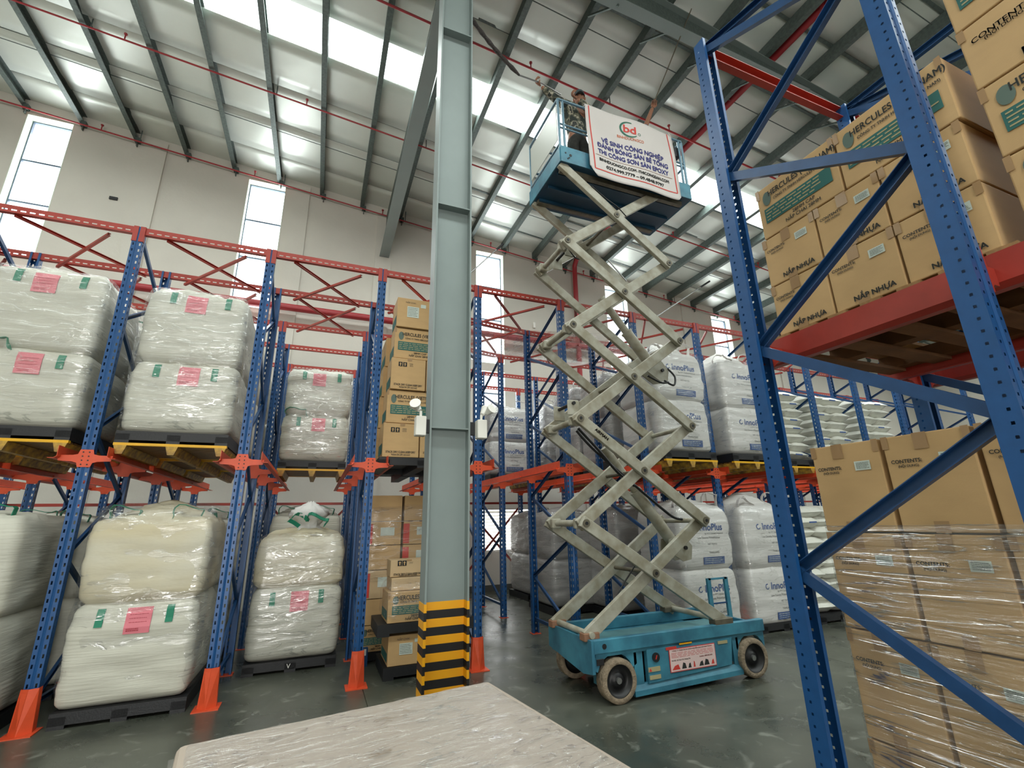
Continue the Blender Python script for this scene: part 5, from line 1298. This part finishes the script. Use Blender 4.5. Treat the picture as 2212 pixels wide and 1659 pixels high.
def person(label, loc, J, facing, cloth, trousers, cap=True, sleeve=True):
    t = thing('person', label, 'person', loc); Lc = Vector(loc)
    L_ = lambda p: Vector(p)-Lc
    keys = ['pelvis', 'waist', 'chest', 'neck', 'head0', 'shL', 'elL', 'wrL', 'shR', 'elR', 'wrR', 'hipL', 'knL', 'anL', 'toL', 'hipR', 'knR', 'anR', 'toR']
    rad = [(.125, .1), (.12, .09), (.15, .1), .052, .045, .055, .042, .03, .055, .042, .03, .085, .058, .042, .035, .085, .058, .042, .035]
    E_ = [(0,1),(1,2),(2,3),(3,4),(2,5),(5,6),(6,7),(2,8),(8,9),(9,10),(0,11),(11,12),(12,13),(13,14),(0,15),(15,16),(16,17),(17,18)]
    pts = [L_(J[k]) for k in keys]
    meshes = [skinned('body', M_skin, pts, E_, rad, 0, 2)]
    hm, s_, f, u = head_me(L_(J['head']), facing, M_skin); meshes.append(hm)
    for wr, el, sd in (('wrL', 'elL', 1), ('wrR', 'elR', -1)):
        d = (Vector(J[wr])-Vector(J[el])).normalized()
        for pp, rr_ in hand_pts(L_(J[wr]), d, J.get('curl', Vector((0, -.3, 1))), 1.0, sd):
            meshes.append(skinned('finger', M_skin, pp, [(i, i+1) for i in range(len(pp)-1)], rr_, 0, 1))
    link('body', join_me('body', meshes, M_skin), t)
    # clothes follow the same joints a little thicker, ending at neck, wrists, waist and ankles
    def lerp(a, b, q): return L_(J[a]).lerp(L_(J[b]), q)
    jp = [L_(J['pelvis'])-Vector((0,0,.03)), L_(J['waist']), L_(J['chest']), lerp('chest', 'neck', .75), L_(J['shL']), L_(J['elL']), lerp('elL', 'wrL', .92 if sleeve else .1), L_(J['shR']), L_(J['elR']), lerp('elR', 'wrR', .92 if sleeve else .1)]
    link('jacket', skinned('jacket', cloth, jp, [(0,1),(1,2),(2,3),(2,4),(4,5),(5,6),(2,7),(7,8),(8,9)], [(.16, .13), (.145, .115), (.172, .125), .075, .075, .06, .052, .075, .06, .052], 1, 2), t)
    tp = [L_(J['pelvis'])+Vector((0,0,.04)), L_(J['pelvis']), L_(J['hipL']), L_(J['knL']), lerp('knL', 'anL', .93), L_(J['hipR']), L_(J['knR']), lerp('knR', 'anR', .93)]
    link('trousers', skinned('trousers', trousers, tp, [(0,1),(1,2),(2,3),(3,4),(1,5),(5,6),(6,7)], [(.14, .115), (.14, .115), .105, .08, .07, .105, .08, .07], 0, 2), t)
    for a, b in (('anL', 'toL'), ('anR', 'toR')):
        link('shoe', skinned('shoe', M_black, [L_(J[a])+Vector((0,0,.0)), L_(J[a])-Vector((0,0,.03)), L_(J[b])-Vector((0,0,.005))], [(0,1),(1,2)], [.05, .048, .04], 1, 1), t)
    hc = L_(J['head'])
    if cap:
        mb = MB(); n = 18; rings = []
        for i in range(7):
            a = math.pi/2*i/6; rr_ = .088*math.cos(a)+.004; rings.append([hc+(s_*.92*math.cos(q)+f*1.06*math.sin(q))*rr_+u*(.03+.1*math.sin(a)) for q in [2*math.pi*k/n for k in range(n)]])
        vv = [v for g in rings for v in g]; mb.add(vv, [(i*n+k, i*n+(k+1) % n, (i+1)*n+(k+1) % n, (i+1)*n+k) for i in range(6) for k in range(n)], True)
        bb = []; 
        for i in range(9):
            q = math.pi*(.14+.72*i/8); e = hc+(s_*.9*math.cos(q)+f*math.sin(q))*.088+u*.032; bb += [e, e+f*(.065*math.sin(math.pi*i/8)+.01)-u*.012]
        mb.add([v for v in bb]+[v-u*.004 for v in bb], [(2*i, 2*i+2, 2*i+3, 2*i+1) for i in range(8)]+[(2*i+19, 2*i+21, 2*i+20, 2*i+18) for i in range(8)])
        mb.build('cap', mat('dark_cap_cloth', (66, 78, 82), .8, noise_amt=.3, noise_scale=20), t, (0,0,0))
    hr = MB(); n = 16; rings = []
    for i in range(5):
        a = math.pi*(.28+.32*i/4); rings.append([hc-u*0+(s_*.80*math.cos(q)*1.03+f*.98*math.sin(q)*1.0)*.1*math.sin(a)+u*.118*math.cos(a) for q in [math.pi+math.pi*k/(n-1)+0 for k in range(n)]])
    vv = [v for g in rings for v in g]; hr.add(vv, [(i*n+k, i*n+k+1, (i+1)*n+k+1, (i+1)*n+k) for i in range(4) for k in range(n-1)], True); hr.build('hair', mat('black_hair', (28, 24, 22), .6), t, (0,0,0))
    ey = MB()
    for sg in (-1, 1): ey.lathe([(0, -.008), (.011, 0), (0, .008)], hc+s_*sg*.032+f*.083+u*.01, 'Z', 8)
    ey.build('eyes', M_hub, t, (0,0,0))
    return t
FZ = PZ+.03
J1 = dict(pelvis=(2.98,4.62,FZ+.86), waist=(2.98,4.62,FZ+1.0), chest=(2.99,4.6,FZ+1.2), neck=(3.0,4.58,FZ+1.37), head0=(3.01,4.56,FZ+1.43), head=(3.02,4.55,FZ+1.5),
          shL=(2.82,4.56,FZ+1.31), elL=(2.6,4.47,7.21+.06), wrL=(2.34,4.43,7.36), shR=(3.16,4.58,FZ+1.29), elR=(3.1,4.4,7.2), wrR=(2.86,4.36,7.27),
          hipL=(2.9,4.62,FZ+.82), knL=(2.89,4.58,FZ+.46), anL=(2.87,4.62,FZ+.085), toL=(2.86,4.48,FZ+.045), hipR=(3.06,4.63,FZ+.82), knR=(3.08,4.6,FZ+.46), anR=(3.1,4.64,FZ+.085), toR=(3.12,4.5,FZ+.045), curl=(-.3,-.6,.6))
person('worker in camouflage jacket and cap leaning over the lift rail, arm out with a pole', (2.98, 4.62, FZ), J1, (-.35, -.75, -.25), M_camo, mat('dark_trousers', (62, 62, 58), .9, noise_amt=.35, noise_scale=20))
J2 = dict(pelvis=(3.8,4.78,FZ+.42), waist=(3.8,4.76,FZ+.55), chest=(3.82,4.7,FZ+.73), neck=(3.8,4.64,FZ+.84), head0=(3.79,4.62,FZ+.87), head=(3.78,4.6,FZ+.9),
          shL=(3.64,4.66,FZ+.76), elL=(3.6,4.45,FZ+.6), wrL=(3.75,4.32,FZ+.72), shR=(4.0,4.6,FZ+.84), elR=(4.13,4.5,7.36), wrR=(4.3,4.47,7.78),
          hipL=(3.72,4.78,FZ+.38), knL=(3.66,4.5,FZ+.42), anL=(3.68,4.72,FZ+.085), toL=(3.67,4.58,FZ+.045), hipR=(3.88,4.79,FZ+.38), knR=(3.95,4.52,FZ+.42), anR=(3.93,4.74,FZ+.085), toR=(3.94,4.6,FZ+.045), curl=(0,-.6,.8))
person('worker hidden behind the banner with one bare forearm raised holding a pole', (3.8, 4.78, FZ), J2, (0, -1, .2), M_denim, M_denim, sleeve=False)
def pole(name, label, pts, r, head=None, m=M_steel, hm=M_black):
    t = MB().tube(pts, r, 8).build(name, m); tag(t, label, 'pole')
    if head: MB().tube(head[0], head[1], 8).build('brush_head' if name != 'telescopic_pole' else 'grip', hm, t)
    return t
M_brush = mat('dusty_brush', (74, 68, 66), .95, noise_amt=.4, noise_scale=40, bump=1, bump_scale=80)
bh = []; 
for i in range(15):
    q = i/14; a = Vector((1.94, 4.26, 7.18+.02)).lerp(Vector((1.2, 4.2, 7.86)), q); bh.append(a+Vector((0, 0, -.05*math.sin(math.pi*q))))
pole('cleaning_pole', 'long cleaning pole with a fuzzy brush held out by the camouflaged worker', [(2.62,4.38,7.28),(2.34,4.42,7.41),(2.2,4.36,7.33),(1.94,4.26,7.2)], .011, (bh, [.012]+[.022+.007*(i % 2) for i in range(13)]+[.012]), hm=M_brush)
pole('cleaning_pole', 'thin long pole rising from the raised hand behind the banner toward the roof beam', [(4.27,4.49,7.7),(4.36,4.46,7.95),(4.62,4.36,8.6),(4.88,3.95,9.5)], .009, m=M_armdk)
pole('telescopic_pole', 'slanting metal pole with black grip between the column and the lift', [(2.98,10.0,7.55),(3.93,10.0,8.65)], .018, ([(3.75,10,8.44),(3.93,10,8.65)], .028))
pole('telescopic_pole', 'slanting metal pole with black grip right of the scissor arms', [(8.25,9.6,6.98),(10.6,9.6,8.6)], .018, ([(10.2,9.6,8.33),(10.6,9.6,8.6)], .028))

# ================================================================ SMALL THINGS
# plastic sheet sagging over the rack top
vs_ = []; n1, n2 = 46, 16
for i in range(n1+1):
    for j in range(n2+1):
        u, v = i/n1, j/n2; x = 2.0+3.6*u; y = 7.0+1.5*v+.15*math.sin(u*6)
        z = PH+.03-.34*math.sin(math.pi*v)**.8*(.6+.4*math.sin(u*11))-.02+.03*noise.noise(Vector((x*3, y*3, 1)))
        if v < .02 or v > .98: z = PH+.03
        vs_.append((x, y, z))
mb = MB(); mb.add(vs_, [(i*(n2+1)+j, (i+1)*(n2+1)+j, (i+1)*(n2+1)+j+1, i*(n2+1)+j+1) for i in range(n1) for j in range(n2)], True)
o = mb.build('plastic_sheet', M_sheet); tag(o, 'clear plastic sheet sagging over the red top beams behind the lift', 'plastic sheet')
b_ = bevel(MB().box(5.45, WY-.05, 7.1, 5.53, WY, 7.28).build('wall_switch', M_white), .01); tag(b_, 'small white box high on the wall left of the red water main', 'wall box')
c_ = MB().box(-4.95, WY-.03, 8.75, -4.8, WY, 8.82).build('wall_mark', M_black); tag(c_, 'small black fixture on the wall right of the first tall window', 'wall fixture')
o = bevel(MB().box(2.44, .7, 4.38, 2.5, .74, 4.62).build('yellow_tag', mat('pale_yellow_plastic', (224, 222, 170), .5)), .008, 2); tag(o, 'pale yellow plastic tag hanging beside the near blue post', 'tag')
